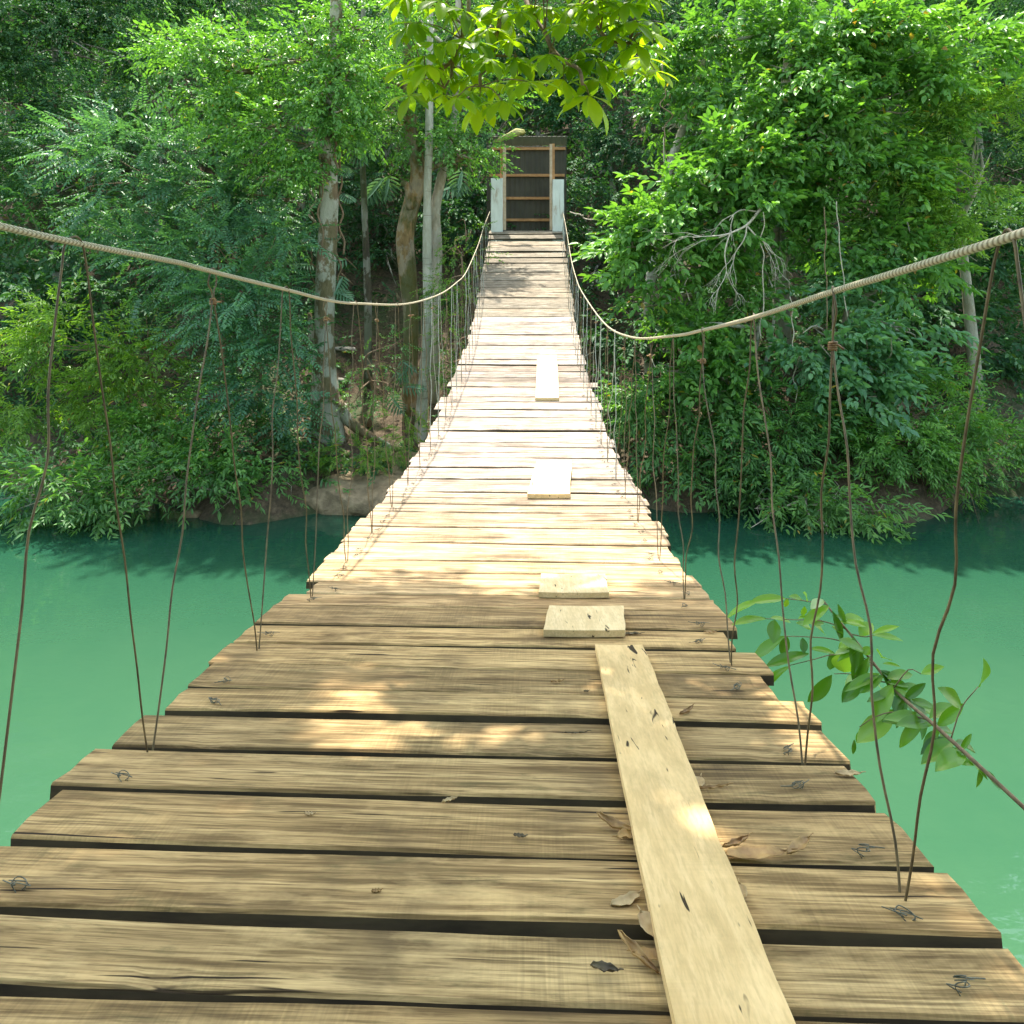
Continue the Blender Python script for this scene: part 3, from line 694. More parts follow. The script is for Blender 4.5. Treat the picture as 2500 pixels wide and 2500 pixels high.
plant('sapling', 'thin light green sapling on the earthy slope between the two big left trunks', 'shrub', [(690, 690, 32, 12.9), (720, 740, 30, 12.7), (668, 760, 26, 12.5), (740, 650, 22, 13)],
      'small', 'lf_mid', 26, .8, group=G1, tb=.6)
# ---- right bank
plant('broadleaf_tree', 'large bright broad-leaved tree filling the right bank above the cable', 'tree',
     [(1212, 470, 62, 12.2), (1260, 420, 90, 12.3), (1350, 370, 100, 12.4), (1450, 300, 110, 12.6), (1560, 260, 120, 12.8), (1500, 180, 110, 13), (1650, 350, 100, 12.7), (1400, 240, 80, 13),
      (1700, 200, 110, 12.9), (1640, 110, 110, 13), (1790, 130, 110, 13.2), (1560, 90, 100, 13.2), (1700, 480, 90, 12.6), (1280, 510, 60, 12.2), (1200, 560, 45, 12.3), (1350, 470, 70, 12.6), (1480, 420, 90, 12.8), (1600, 450, 90, 12.8)],
     'broad', 'lf_bright', 20, 1.3, [tr_px([(1500, 860), (1480, 650), (1470, 480), (1465, 330), (1480, 200), (1490, 60)], 13.4, [.16, .14, .13, .12, .1, .07])], 'bark_pale', tb=.5)
plant('round_leaved_tree', 'tree with large rounded blue-green leaves behind the right hanger wires', 'tree',
     [(1560, 640, 80, 11.8), (1650, 700, 80, 11.8), (1600, 740, 70, 11.7), (1500, 690, 60, 11.9), (1690, 620, 60, 12), (1640, 560, 60, 12.2)],
     'broad', 'lf_blue', 20, 1.35, [tr_px([(1610, 880), (1600, 760), (1590, 660), (1600, 560)], 12.5, [.08, .07, .06, .04])], 'bark_pale', tb=.7)
plant('slim_twin_tree', 'small tree with two slim pale stems behind the middle right hangers', 'tree',
     [(1340, 650, 70, 12.1), (1290, 610, 50, 12.2), (1380, 600, 55, 12.3), (1270, 700, 45, 12.1), (1350, 720, 50, 12), (1440, 560, 60, 12.4)],
     'broad', 'lf_bright', 20, 1.2, [tr_px([(1412, 780), (1420, 710), (1428, 640), (1440, 560)], 12.2, [.045, .04, .036, .025]), tr_px([(1415, 790), (1440, 700), (1455, 640), (1462, 580)], 12.3, [.035, .032, .03, .02])], 'bark_white', tb=.45)
plant('pale_branch_tree', 'tree with a slanting pale upper stem left of the large broad-leaved tree', 'tree',
     [(1300, 170, 75, 14), (1260, 110, 70, 14.2), (1360, 90, 90, 14), (1270, 230, 50, 13.8), (1480, 80, 110, 14)],
     'broad', 'lf_bright', 18, 1.25, [tr_px([(1225, 560), (1245, 420), (1262, 320), (1285, 250), (1310, 190), (1330, 100)], 13.9, [.09, .08, .075, .07, .06, .04])], 'bark_white', tb=.4)
plant('bright_crown_tree', 'yellow-green tree crown at the right edge above the cable', 'tree',
     [(1690, 400, 60, 12.5), (1720, 330, 70, 12.6), (1790, 420, 100, 12.6), (1850, 280, 120, 13)],
     'narrow', 'lf_yellow', 28, 1.1, [tr_px([(1850, 850), (1830, 600), (1810, 420)], 13.4, [.12, .1, .06])], 'bark_pale', tb=.6)
G2 = 'shrubs along the right bank'
plant('narrow_leaf_shrub', 'dense narrow-leaved bush above the water at the right cable dip', 'shrub', [(1260, 790, 60, 12), (1330, 800, 70, 11.9), (1230, 730, 50, 12.2), (1290, 860, 50, 11.8), (1200, 800, 40, 12.2), (1220, 860, 40, 12), (1180, 740, 36, 12.3), (1250, 900, 40, 11.6), (1320, 910, 40, 11.5)],
      'narrow', 'lf_mid', 26, 1.3, group=G2, tb=.55)
plant('narrow_leaf_shrub', 'sprawling narrow-leaved bush in the middle of the right bank', 'shrub', [(1430, 820, 80, 11.7), (1500, 790, 70, 11.8), (1400, 890, 60, 11.5), (1480, 880, 60, 11.4), (1380, 740, 50, 12)],
      'narrow', 'lf_mid', 26, 1.3, group=G2, tb=.5)
plant('narrow_leaf_shrub', 'bright leafy bush at the right edge of the water', 'shrub', [(1680, 830, 90, 11.5), (1760, 880, 80, 11.4), (1620, 870, 60, 11.4), (1850, 850, 100, 11.6), (1780, 760, 80, 11.8), (1580, 800, 60, 11.8), (1730, 760, 60, 11.8)],
      'narrow', 'lf_bright', 34, 1.0, group=G2, tb=.5)
plant('overhanging_shrub', 'bush spilling its leaves into the water on the right', 'shrub', [(1520, 940, 50, 10.9), (1590, 950, 50, 10.8), (1460, 940, 42, 11), (1630, 970, 36, 10.6), (1550, 990, 32, 10.5), (1440, 975, 28, 10.7)],
      'narrow', 'lf_mid', 34, 1.2, group=G2, tb=.75, bmat='paletwig')
# ---- darker wood behind
GF = 'trees of the dark hillside wood'
bk = [('dark slope tree directly behind the metal shelter roof', [(1000, 200, 90, 19), (1060, 130, 110, 19.5), (950, 110, 100, 19.5), (1100, 250, 70, 18.5)], 1010),
      ('dark small-leaved tree rising just right of the shelter', [(1130, 330, 70, 17), (1150, 400, 60, 16.5), (1100, 440, 50, 16.3), (1190, 280, 80, 17.5), (1120, 520, 45, 15.5), (1180, 210, 80, 18)], 1150),
      ('dark tree filling the gap left of the shelter posts', [(900, 400, 50, 17), (870, 350, 60, 17.5), (900, 440, 40, 16.5), (930, 240, 60, 18), (840, 420, 50, 17)], 890),
      ('dark leafy tree behind the thin spotted trunk', [(720, 420, 70, 18), (700, 340, 90, 18), (740, 260, 90, 18.5), (660, 420, 60, 17.5), (740, 490, 40, 17)], 710),
      ('dark tree high on the slope above the left vine-hung trunk', [(560, 150, 130, 18), (680, 60, 120, 19), (560, 330, 90, 17), (540, 450, 70, 16)], 570),
      ('dark tree on the slope at the far upper left', [(330, 200, 160, 18), (180, 300, 180, 17.5), (400, 60, 160, 19), (150, 80, 190, 19)], 300),
      ('dark tree at the left frame edge behind the yellow-green bush', [(120, 480, 140, 15.5), (40, 600, 140, 15), (200, 600, 90, 14.5)], 100),
      ('dark tree behind the upper part of the large broad-leaved tree', [(1400, 130, 160, 18), (1550, 60, 160, 19), (1300, 50, 140, 19), (1650, 180, 160, 18)], 1450),
      ('dark tree behind the right cable and its knotted hanger', [(1700, 560, 110, 14.8), (1800, 640, 110, 14.5), (1820, 480, 140, 15), (1560, 560, 80, 14.5)], 1740),
      ('dark tree in the upper right corner of the wood', [(1830, 200, 180, 18), (1780, 60, 170, 19), (1930, 330, 140, 17)], 1840),
      ('dark undergrowth tree in the hollow beyond the right cable', [(1230, 640, 60, 14), (1180, 640, 45, 14), (1420, 660, 80, 14), (1330, 560, 70, 14.5), (1190, 720, 40, 13.4)], 1260),
      ('dark leafy tree over the centre of the wood at the top', [(820, 100, 110, 20), (900, 30, 130, 21), (1100, 20, 130, 21), (760, 20, 110, 20)], 830)]
bk += [('dark tree at the very top left of the wood', [(60, 40, 200, 21), (250, 20, 180, 21), (-60, 200, 200, 19)], 100),
       ('dark tree crowning the slope at the top middle', [(560, 0, 180, 22), (430, 30, 160, 22), (700, -20, 160, 22)], 560),
       ('dark tree crowning the slope at the top right', [(1500, -20, 200, 23), (1750, -20, 200, 23), (1950, 60, 200, 22), (1250, -20, 180, 23)], 1600)]
for i, (lb, ms, tx) in enumerate(bk):
    d0 = ms[0][3]+.5; c = PD(tx, ms[0][1], d0); z0 = terr(c[0], d0)
    plant('hillside_tree', lb, 'tree', ms, 'small' if i % 2 else 'broad', 'lf_dark', 12, 1.45 if i % 2 else 1.15,
          [([np.array([c[0]-.2, d0, z0-.2]), np.array([c[0]+.1, d0, (z0+c[2])/2]), c+np.array([0, 0, .2])], [.13, .11, .05])], 'bark_dark', GF, tb=.5, sub=.8)
# ---- wood on the near bank, behind the viewer (it closes off the sky there)
for i, (x, y, z, r_) in enumerate(((-3.2, -4.0, 4.6, 2.4), (3.2, -4.2, 4.6, 2.4), (0, -7, 6, 2.6))):
    base = np.array([x, y, nearb(x, y)-.2]); root = empty('near_bank_tree', tuple(base)); tag(root, 'leafy tree on the near bank behind the bridge entrance', 'tree', 'trees on the near bank')
    q = nr.normal(size=(1100, 3)); q /= np.linalg.norm(q, axis=1)[:, None]; q *= nr.uniform(.5, 1, (1100, 1)); p = np.array([x, y, z])+q*np.array([r_, r_*.6, r_])
    build_crown('crown', p, q-np.array([0, 0, .3]), nr.uniform(2, 3.2, len(p)), 'broad', M['lf_mid'], root, origin=base)
    pt = Parts(); pt.tube([base, np.array([x+.2, y, z*.5]), np.array([x, y, z+1])], [.25, .2, .08], 10, 4, rough=.1)
    o = pt.obj('trunk', M['bark_pale'], root); o.data.transform(Matrix.Translation(tuple(-base)))
# ---- ground cover of the slope
n = 16000; X = nr.uniform(-28, 28, n*2); Y = 11.6+24*nr.rand(n*2)**1.1
P = []; 
for x, y in zip(X, Y):
    s = y-shore(x)
    if s < (-.1 if x < -3.2 or x > 2 else .3) or abs(x) > y*.78: continue
    if -3.4 < x < -.9 and 12 < y < 17.5 and nr.rand() < .9: continue
    if -.6 < x < 1.3 and 14.9 < y < 17: continue
    P.append((x, y, terr(x, y)+.1+nr.rand()*.5*(1 if y > 14 else .5)))
P = np.array(P[:n]); D = nr.normal(0, 1, P.shape); D[:, 1] -= .5; D[:, 2] = np.abs(D[:, 2])*.6+.1
tag(build_crown('undergrowth', P, D, nr.uniform(1.2, 2.0, len(P))*np.clip(P[:, 1]/14, 1, 2), 'small', M['lf_dark'], None, .6), kind='stuff')
P = np.array([(x, y, terr(x, y)+.02) for x, y in zip(nr.uniform(-3.6, -.7, 420), nr.uniform(12.2, 18, 420))]); D = nr.normal(0, 1, P.shape); D[:, 2] = .7
tag(build_crown('low_ground_plants', P, D, nr.uniform(.35, .7, len(P)), 'small', M['lf_mid'], None, .6), kind='stuff')

# ------------------------------------------------------------------ rocks, steps
def rock(c, rad, seed, label, group='river rocks below the left bank', name='river_rock', mat='rock'):
    r = np.random.RandomState(seed); nu, nv = 28, 16; Vv = []; Fs = []
    ph = r.rand(8)*6
    for j in range(nv+1):
        th = math.pi*j/nv
        for i in range(nu):
            a = 2*math.pi*i/nu; v = np.array([math.sin(th)*math.cos(a), math.sin(th)*math.sin(a), math.cos(th)])
            q = 1+.1*math.sin(3*v[0]+ph[0])*math.cos(2*v[1]+ph[1])+.07*math.sin(7*v[0]+5*v[2]+ph[2])+.04*math.sin(13*v[1]+ph[3]+9*v[0])
            v = np.sign(v)*np.abs(v)**.85*q; v *= 1+.03*math.sin(21*v[0]+ph[4])*math.sin(17*v[2]+ph[5])+.02*math.sin(37*v[1]+29*v[0]+ph[6]); Vv.append(v*rad)
    for j in range(nv):
        for i in range(nu): Fs.append((j*nu+i, (j+1)*nu+i, (j+1)*nu+(i+1) % nu, j*nu+(i+1) % nu))
    o = mesh_obj(name, Vv, Fs, M[mat], None, True); o.location = tuple(c); o.rotation_euler = (0, 0, r.uniform(-.2, .2)); return tag(o, label, 'rock', group)
rock((-2.35, 11.75, .12), (.95, .7, .34), 1, 'wide flat tan boulder at the waterline below the ferns')
rock((-3.7, 11.55, -.08), (.35, .35, .2), 2, 'smaller brown rock at the waterline left of the flat tan boulder')
rock((-1.6, 12.2, .3), (.5, .5, .4), 3, 'brown rock half hidden by the deck edge beyond the flat boulder')
rock((-3.3, 12.15, .25), (.45, .4, .5), 4, 'dark upright rock under the fern clump')
for i in range(6):
    x = -4.6+.8*i+nr.uniform(-.2, .2); s_ = nr.uniform(.1, .22)
    rock((x, shore(x)+nr.uniform(.0, .35), nr.uniform(-.03, .04)), (s_*1.3, s_, s_*.6), 40+i, 'small wet brown stone on the mud of the left shore', 'small stones on the left shore')
for i, (x, y, d, lb) in enumerate(((650, 592, 15, 'pale flat stone step on the earthy slope, uppermost beside the left trunk'), (636, 652, 14.3, 'pale stone step halfway down the earthy slope by the left trunk'), (630, 700, 13.6, 'lowest pale stone step beside the flared left trunk'))):
    c = PD(x, y, d); c[2] = terr(c[0], c[1])+.02
    o = rock(c, (.22, .14, .05), 10+i, lb, 'stone steps on the left slope', 'stone_step', 'step')
    o['category'] = 'step'

# ------------------------------------------------------------------ climbers, vines, split leaves
def split_leaf(pt, c, f, up, size, lobes=7):
    Rm = rotm(np.array(f, float), np.array(up, float))
    for i in range(lobes):
        t_ = (i+.6)/lobes
        for s in (-1, 1):
            a = s*R(85-50*t_); ln = size*.52*math.sin(math.pi*(.18+.72*t_))
            l = leafT(ln, size*.085, .25, .1)
            v = l@rotm(np.array([math.sin(a), math.cos(a), -.2]), np.array([0, 0, 1.])).T+np.array([0, size*t_*.85, -.12*size*t_*t_])
            pt.add(v@Rm.T+c, [tuple(q) for q in LQ])
    v = leafT(size*.3, size*.1, .3, .1)+np.array([0, size*.8, -.1*size]); pt.add(v@Rm.T+c, [tuple(q) for q in LQ])
    v = leafT(size*.95, size*.14, .12, .02); pt.add(v@Rm.T+c, [tuple(q) for q in LQ])
def climber(name, label, spots, size, cat='climbing plant', group=None):
    pt = Parts(); c0 = PD(*spots[0])
    st = Parts()
    for (x, y, d) in spots:
        c = PD(x, y, d); f = np.array([nr.uniform(-.2, 1.0), -.35, nr.uniform(-.6, .1)]); f[0] *= nr.choice([1, 1, -1]) 
        split_leaf(pt, c, f, (nr.uniform(-.3, .3), -.7, .9), size*nr.uniform(.8, 1.15))
        st.tube([c+np.array([-.12*np.sign(f[0]), .2, -.15]), c+np.array([-.04, .08, .03]), c], [.008, .007, .005], 5, 3)
    root = empty(name, tuple(c0)); tag(root, label, cat, group); mt = Matrix.Translation(tuple(-c0))
    o = mesh_obj('leaves', np.vstack(pt.V), pt.F, M['lf_teal'], root, tint=np.full(pt.n, .5)+nr.rand(pt.n)*0); o.data.transform(mt)
    o = st.obj('stems', M['twig'], root); o.data.transform(mt)
climber('split_leaf_climber', 'climbing plant with large split leaves on the middle of the lichen-patched trunk', [(655, 490, 12.7), (648, 520, 12.7), (605, 470, 12.7), (590, 500, 12.75), (600, 530, 12.7), (635, 440, 12.7), (645, 365, 12.7), (610, 560, 12.7), (580, 450, 12.7), (628, 545, 12.6)], .42)
climber('split_leaf_climber', 'climbing plant with fronded leaves high on the vine-hung trunk', [(640, 265, 12.7), (655, 285, 12.7), (600, 300, 12.7), (590, 270, 12.7), (640, 310, 12.75), (600, 240, 12.7), (570, 320, 12.8)], .45)
climber('split_leaf_climber', 'split-leaved plant at the foot of the mossy trunk beside the deck', [(745, 700, 13.2), (760, 730, 13.1), (735, 745, 13.1), (780, 690, 13.2), (755, 680, 13.2)], .42)
climber('palm', 'small palm with a drooping grey-green frond behind the spotted thin trunk', [(735, 330, 15), (725, 335, 15), (872, 320, 15.8), (880, 345, 15.8)], .75, 'palm')
def vine(x0, y0, x1, y1, d, r, label, mat='twig', wob=.06):
    a = PD(x0, y0, d); b = PD(x1, y1, d); n = 9
    P = [a+(b-a)*i/n+(nr.normal(0, wob, 3)*np.array([1, .6, .3]) if 0 < i < n else 0) for i in range(n+1)]
    pt = Parts(); pt.tube(P, r, 5, 4); tag(pt.obj('hanging_vine', M[mat], origin=a), label, 'vine', 'vines hanging among the bank trees')
vine(643, 250, 648, 480, 12.6, .018, 'brown aerial root hanging straight beside the vine-hung trunk', 'twig', .03)
vine(600, 240, 597, 420, 12.65, .02, 'twisted tan vine curling down the left side of the vine-hung trunk', 'paletwig', .09)
vine(586, 340, 588, 560, 12.7, .012, 'thin reddish root hanging left of the vine-hung trunk', 'twig', .03)
vine(634, 360, 640, 545, 12.6, .014, 'thin brown root against the right edge of the vine-hung trunk', 'twig', .03)
vine(1440, 400, 1436, 640, 11.6, .009, 'pale string-like vine hanging below the bare branch', 'paletwig', .03)
vine(1555, 390, 1560, 640, 11.6, .009, 'brown thin vine hanging above the cable left of the knotted right hanger', 'twig', .02)
vine(1578, 380, 1600, 600, 11.6, .008, 'pale thin vine hanging just right of a brown vine above the right cable', 'paletwig', .02)
vine(1075, 400, 1130, 420, 15.2, .014, 'slack pale vine drooping from the right white post', 'paletwig', .06)
vine(610, 180, 606, 470, 12.3, .014, 'long brown vine down the front of the vine-hung trunk', 'twig', .06)
vine(628, 200, 634, 330, 12.3, .022, 'thick brown root bundle on the upper right of the vine-hung trunk', 'twig', .03)
vine(1250, 120, 1262, 300, 13, .01, 'thin dark vine in front of the slanting pale stem', 'twig', .08)
vine(1490, 560, 1500, 760, 11.4, .008, 'thin tan vine among the middle right bushes', 'paletwig', .06)
# bare pale branch
pt = Parts(); r = random.Random(5)
def grow(p, v, L, rad, depth):
    n = 5; P = [p]
    for i in range(n):
        v = v+np.array([r.uniform(-.3, .3), r.uniform(-.2, .2), r.uniform(-.3, .22)]); v /= np.linalg.norm(v); P.append(P[-1]+v*L/n)
    pt.tube(P, [rad, rad*.5], 5, 2)
    if depth > 0:
        for i in range(2 if depth > 2 else 3):
            q = P[r.randint(2, n)]; grow(q, v+np.array([r.uniform(-.9, .7), r.uniform(-.4, .4), r.uniform(-.8, .5)]), L*r.uniform(.55, .8), rad*.55, depth-1)
a = PD(1462, 345, 12.2)
mainb = [a, PD(1450, 375, 12), PD(1430, 400, 11.8), PD(1408, 425, 11.6), PD(1378, 440, 11.5)]
pt.tube(mainb, [.035, .03, .024, .02, .014], 7, 4, rough=.15)
for q, v in ((mainb[4], (-1, -.1, -.5)), (mainb[4], (-.3, -.1, -1)), (mainb[3], (-.1, -.2, -1)), (mainb[3], (.4, -.1, -1)), (mainb[4], (-1, 0, -.1)), (mainb[2], (-.6, -.2, .2))):
    v = np.array(v, float); v /= np.linalg.norm(v); grow(q, v, .62, .013, 3)
tag(pt.obj('bare_branch', M['deadtwig'], origin=a), 'bare whitish dead branch with spidery twigs against the right tree', 'branch')

# ------------------------------------------------------------------ overhead branch with palmate leaves
def fine_leaf(Ln, Wd, curve, seed, fold=.12, n=7, tipd=1.4):
    r_ = random.Random(seed); Vv = []; Fs = []
    wv = r_.uniform(-.1, .1)
    for i in range(n+1):
        t_ = i/n; wdt = Wd*.5*(math.sin(math.pi*t_**tipd)**.8 if 0 < t_ < 1 else .02)+.0004
        ang = curve*t_; y = Ln*(math.sin(ang)/curve if abs(curve) > 1e-3 else t_); z = -Ln*((1-math.cos(ang))/curve if abs(curve) > 1e-3 else 0)
        wob = .04*Wd*math.sin(t_*9+seed)
        x0 = wv*Ln*t_*t_
        Vv += [(x0-wdt, y, z+fold*wdt*2+wob), (x0-wdt*.5, y, z+fold*wdt*.9), (x0, y, z-fold*wdt*.3), (x0+wdt*.5, y, z+fold*wdt*.9), (x0+wdt, y, z+fold*wdt*2-wob)]
    for i in range(n):
        for j in range(4): a_ = i*5+j; Fs.append((a_, a_+1, a_+6, a_+5))
    return np.array(Vv), Fs
def attach_tint(o, arr): 
    at = o.data.attributes.new('tint', 'FLOAT', 'POINT'); at.data.foreach_set('value', np.asarray(arr, dtype=np.float32))
def C0(x, y, d): return P2(900+x/2.415, y/2.415, d)
ob = C0(775, -700, 3.2); broot = empty('overhanging_branch', tuple(ob))
tag(broot, 'lime green branch with hand-shaped leaves hanging into the view over the bridge', 'branch')
om = Matrix.Translation(tuple(-ob))
st = Parts()
BR_ = [([(560, -400, 2.9), (590, -50, 2.6), (575, 160, 2.45), (545, 230, 2.42), (510, 330, 2.4), (440, 400, 2.4), (330, 440, 2.4)], .009),
       ([(510, 330, 2.4), (490, 400, 2.4), (485, 450, 2.38), (445, 520, 2.36)], .006),
       ([(775, -700, 3.2), (800, -200, 2.8), (775, 110, 2.5), (755, 200, 2.45), (740, 280, 2.42), (720, 350, 2.4), (705, 400, 2.38), (660, 440, 2.36), (660, 510, 2.34)], .009),
       ([(775, -700, 3.2), (880, -150, 2.8), (965, 80, 2.5), (1040, 190, 2.42), (1075, 280, 2.4), (1150, 360, 2.38), (1240, 410, 2.35), (1260, 500, 2.33)], .009),
       ([(1075, 280, 2.4), (1065, 320, 2.4)], .005),
       ([(880, -150, 2.8), (1180, -60, 2.6), (1280, 60, 2.5), (1370, 190, 2.42), (1440, 245, 2.4), (1540, 255, 2.4)], .008),
       ([(735, 330, 2.42), (800, 330, 2.42), (860, 345, 2.4)], .005),
       ([(775, -700, 3.2), (600, -600, 3.1), (560, -400, 2.9), (200, -500, 3.2), (-200, -400, 3.6)], .014),
       ([(775, -700, 3.2), (1100, -900, 3.6), (1500, -900, 4)], .02)]
for ptsb, r_ in BR_:
    st.tube([C0(*q) for q in ptsb], [r_, r_*.55], 7, 4, rough=.18)
LV = [(230, 390, 170), (245, 560, 190), (330, 330, 150), (370, 480, 160), (440, 560, 150), (520, 575, 160), (655, 610, 200), (790, 595, 170), (830, 235, 150), (940, 480, 200), (1150, 470, 185), (1345, 345, 215),
      (1345, 465, 170), (1300, 565, 230), (1530, 130, 210), (1585, 260, 190), (1440, 210, 160), (640, 250, 160), (560, 340, 150), (720, 350, 150), (870, 340, 140), (1060, 320, 150), (600, 450, 150), (760, 490, 160),
      (1620, 340, 170), (1500, 400, 170), (820, 110, 210), (700, 170, 160), (480, 240, 150), (900, 70, 160), (1020, 40, 170), (640, 100, 170), (380, 250, 150), (290, 470, 140), (680, 500, 150), (1240, 300, 150),
      (1660, 190, 180), (1400, 120, 150), (1200, 40, 150), (1520, 20, 170), (560, 60, 170), (1340, 20, 160), (760, 40, 180), (430, 380, 140), (500, 460, 140), (880, 450, 140), (1180, 380, 130), (600, 540, 150)]
lf = Parts(); tint = []
endpts = np.array([C0(*q) for ptsb, _ in BR_ for q in ptsb])
def palmate(c, size, seed):
    r_ = random.Random(seed); nl = r_.choice((7, 8, 8, 9)); tb_ = r_.uniform(.1, .8)
    tilt = np.array([r_.uniform(-.35, .35), r_.uniform(-.75, -.1), 1.0]); tilt /= np.linalg.norm(tilt)
    f0 = np.array([r_.uniform(-.3, .3), -1, -.25]); Rm = rotm(f0, tilt)
    for k in range(nl):
        a = 2*math.pi*(k+.5)/nl+r_.uniform(-.12, .12); sz = size*(.72+.33*abs(math.cos(a/2)))*r_.uniform(.88, 1.08)
        v, fs = fine_leaf(sz, sz*.34, r_.uniform(.35, .9), seed*10+k)
        el = r_.uniform(-.6, .1)
        ra = rotm(np.array([math.sin(a), math.cos(a), el]), np.array([0, 0, 1.]))
        lf.add((v@ra.T)@Rm.T+c, fs); tint.extend([min(1, max(0, tb_+r_.uniform(-.15, .15)))]*len(v))
    j = np.argmin(np.linalg.norm(endpts-c, axis=1)); e = endpts[j]
    st.tube([e, (e+c)/2+np.array([0, 0, .015]), c], [.0022, .0016], 5, 3)
rr_ = random.Random(9)
for _ in range(44): LV.append((rr_.uniform(80, 1700), rr_.uniform(-260, 420), rr_.uniform(140, 190)))
for i, (x, y, s) in enumerate(LV):
    d = 2.38+rnd.uniform(-.12, .16); palmate(C0(x, y, d), s/2.415*d/F*1.12, i+1)
# unseen upper part of the bough, leaves added to shade the near planks
r_ = random.Random(77); bough = []
for i in range(24):
    d = 1.15+3.45*((i*.618) % 1)**1.25; x = -1.8+3.2*(i/23); z = max(r_.uniform(2.3, 3.3), (HY+150)/F*d+.15)+ZC
    e = np.array([x, d, z]); a0 = ob+np.array([0, .3, .1]); P = [a0, (a0*2+e)/3+np.array([r_.uniform(-.15, .15), 0, .25]), (a0+e*2)/3+np.array([0, r_.uniform(-.15, .15), .15]), e]
    st.tube(P, [.012, .008, .005, .003], 6, 4, rough=.15); bough.append(catmull(P, 8)[6:])
bough = np.vstack(bough); endpts = bough
for i in range(1300):
    q = bough[r_.randrange(len(bough))]; c = q+np.array([r_.uniform(-.34, .34), r_.uniform(-.34, .34), r_.uniform(-.2, .15)])
    if (c[2]-ZC) < (HY+40)/F*c[1]+.12: continue
    if c[1] > 3.6 and r_.random() < (c[1]-3.6)*1.3: continue
    if 2.72 < c[1] < 3.32 and -.75 < c[0] < .6: continue  # opening shaped in the unseen leaves so sun reaches the visible ones
    palmate(c, r_.uniform(.15, .22), 500+i)
o = mesh_obj('leaves', np.vstack(lf.V), lf.F, M['lf_lime'], broot, True, tint=tint); o.data.transform(om)
o = st.obj('twigs', M['twig'], broot); o.data.transform(om)

# ------------------------------------------------------------------ leafy branch at the right of the deck
def C5(x, y, d): return P2(1700+x/1.932, 900+y/1.932, d)     # read off an enlarged crop of the photograph
rb = C5(1900, 2400, 1.5); rroot = empty('side_branch', tuple(rb)); tag(rroot, 'young shrub branch with glossy leaves over the water beside the right deck edge', 'branch')
rm = Matrix.Translation(tuple(-rb)); st = Parts(); lf = Parts(); tint = []
main = [C5(1900, 2400, 1.5), C5(1200, 1750, 1.75), C5(965, 1545, 1.9), C5(860, 1420, 1.97), C5(740, 1270, 2.03), C5(650, 1160, 2.08), C5(600, 1095, 2.1)]
st.tube(main, [.0055, .0048, .0044, .004, .0035, .0028, .002], 7, 4, rough=.15)
subs = [[(700, 1225, 2.05), (590, 1190, 2.08), (480, 1185, 2.12), (330, 1180, 2.16)], [(610, 1110, 2.1), (540, 1100, 2.12), (420, 1085, 2.14), (300, 1092, 2.17)], [(770, 1310, 2.02), (640, 1275, 2.05), (520, 1265, 2.08), (420, 1262, 2.1)],
        [(850, 1410, 1.98), (760, 1350, 2.0), (640, 1350, 2.03), (560, 1370, 2.06), (440, 1400, 2.1)], [(900, 1480, 1.95), (800, 1465, 1.97), (720, 1440, 2.0), (650, 1440, 2.02)], [(720, 1250, 2.04), (800, 1265, 2.02), (860, 1250, 2.0)],
        [(930, 1510, 1.92), (1000, 1420, 1.9), (1060, 1440, 1.88)], [(1100, 1660, 1.82), (950, 1620, 1.85), (850, 1640, 1.87), (770, 1690, 1.9)], [(1200, 1750, 1.75), (1250, 1600, 1.75), (1330, 1500, 1.75)]]
for s_ in subs: st.tube([C5(*q) for q in s_], [.0018, .001], 5, 3)
# leaves: base (x,y), tip (x,y), width factor, tint
RL = [(300, 1095, 130, 1140, .2, .8), (420, 1085, 260, 1085, .28, .75), (430, 1085, 420, 1125, .5, .8), (330, 1180, 172, 1172, .2, .7), (350, 1175, 450, 1180, .25, .9), (500, 1090, 445, 1065, .4, .7), (520, 1095, 525, 1060, .4, .8),
      (370, 1185, 360, 1285, .5, .3), (480, 1180, 520, 1160, .35, .8), (510, 1120, 500, 1170, .4, .7), (420, 1262, 255, 1360, .25, .4), (430, 1265, 400, 1345, .5, .15), (500, 1270, 515, 1340, .5, .1), (530, 1200, 600, 1190, .5, .6),
      (560, 1215, 620, 1240, .3, .7), (600, 1092, 540, 1110, .35, .95), (690, 1180, 790, 1165, .35, .8), (680, 1190, 790, 1210, .4, .7), (770, 1260, 830, 1190, .55, .75), (830, 1250, 950, 1210, .25, .7), (830, 1258, 978, 1265, .25, .75),
      (530, 1345, 330, 1375, .22, .3), (440, 1405, 298, 1495, .25, .5), (540, 1320, 640, 1330, .3, .6), (640, 1330, 640, 1430, .45, .1), (740, 1275, 670, 1305, .4, .95), (700, 1330, 690, 1440, .8, .95), (760, 1320, 650, 1325, .3, .95),
      (790, 1350, 820, 1310, .7, .7), (760, 1380, 830, 1400, .35, .5), (640, 1445, 540, 1590, .28, .15), (780, 1475, 685, 1560, .42, .2), (780, 1440, 690, 1480, .4, .95), (800, 1445, 890, 1500, .5, .95), (870, 1360, 900, 1350, .6, .7),
      (880, 1390, 950, 1390, .2, .6), (900, 1460, 1020, 1430, .4, .6), (900, 1480, 1000, 1480, .4, .6), (910, 1520, 825, 1565, .22, .3), (960, 1545, 930, 1610, .5, .1), (940, 1610, 740, 1700, .22, .4), (930, 1630, 770, 1740, .35, .9), (800, 1700, 740, 1760, .25, .3),
      (745, 1750, 742, 1818, .3, .2), (1000, 1560, 1100, 1620, .4, .3), (1060, 1440, 1160, 1400, .4, .6), (1100, 1650, 1220, 1560, .35, .5), (1250, 1600, 1180, 1500, .4, .4), (1330, 1500, 1400, 1400, .4, .5), (1150, 1700, 1050, 1800, .3, .4), (640, 1215, 690, 1240, .5, .6), (470, 1200, 560, 1220, .35, .6)]
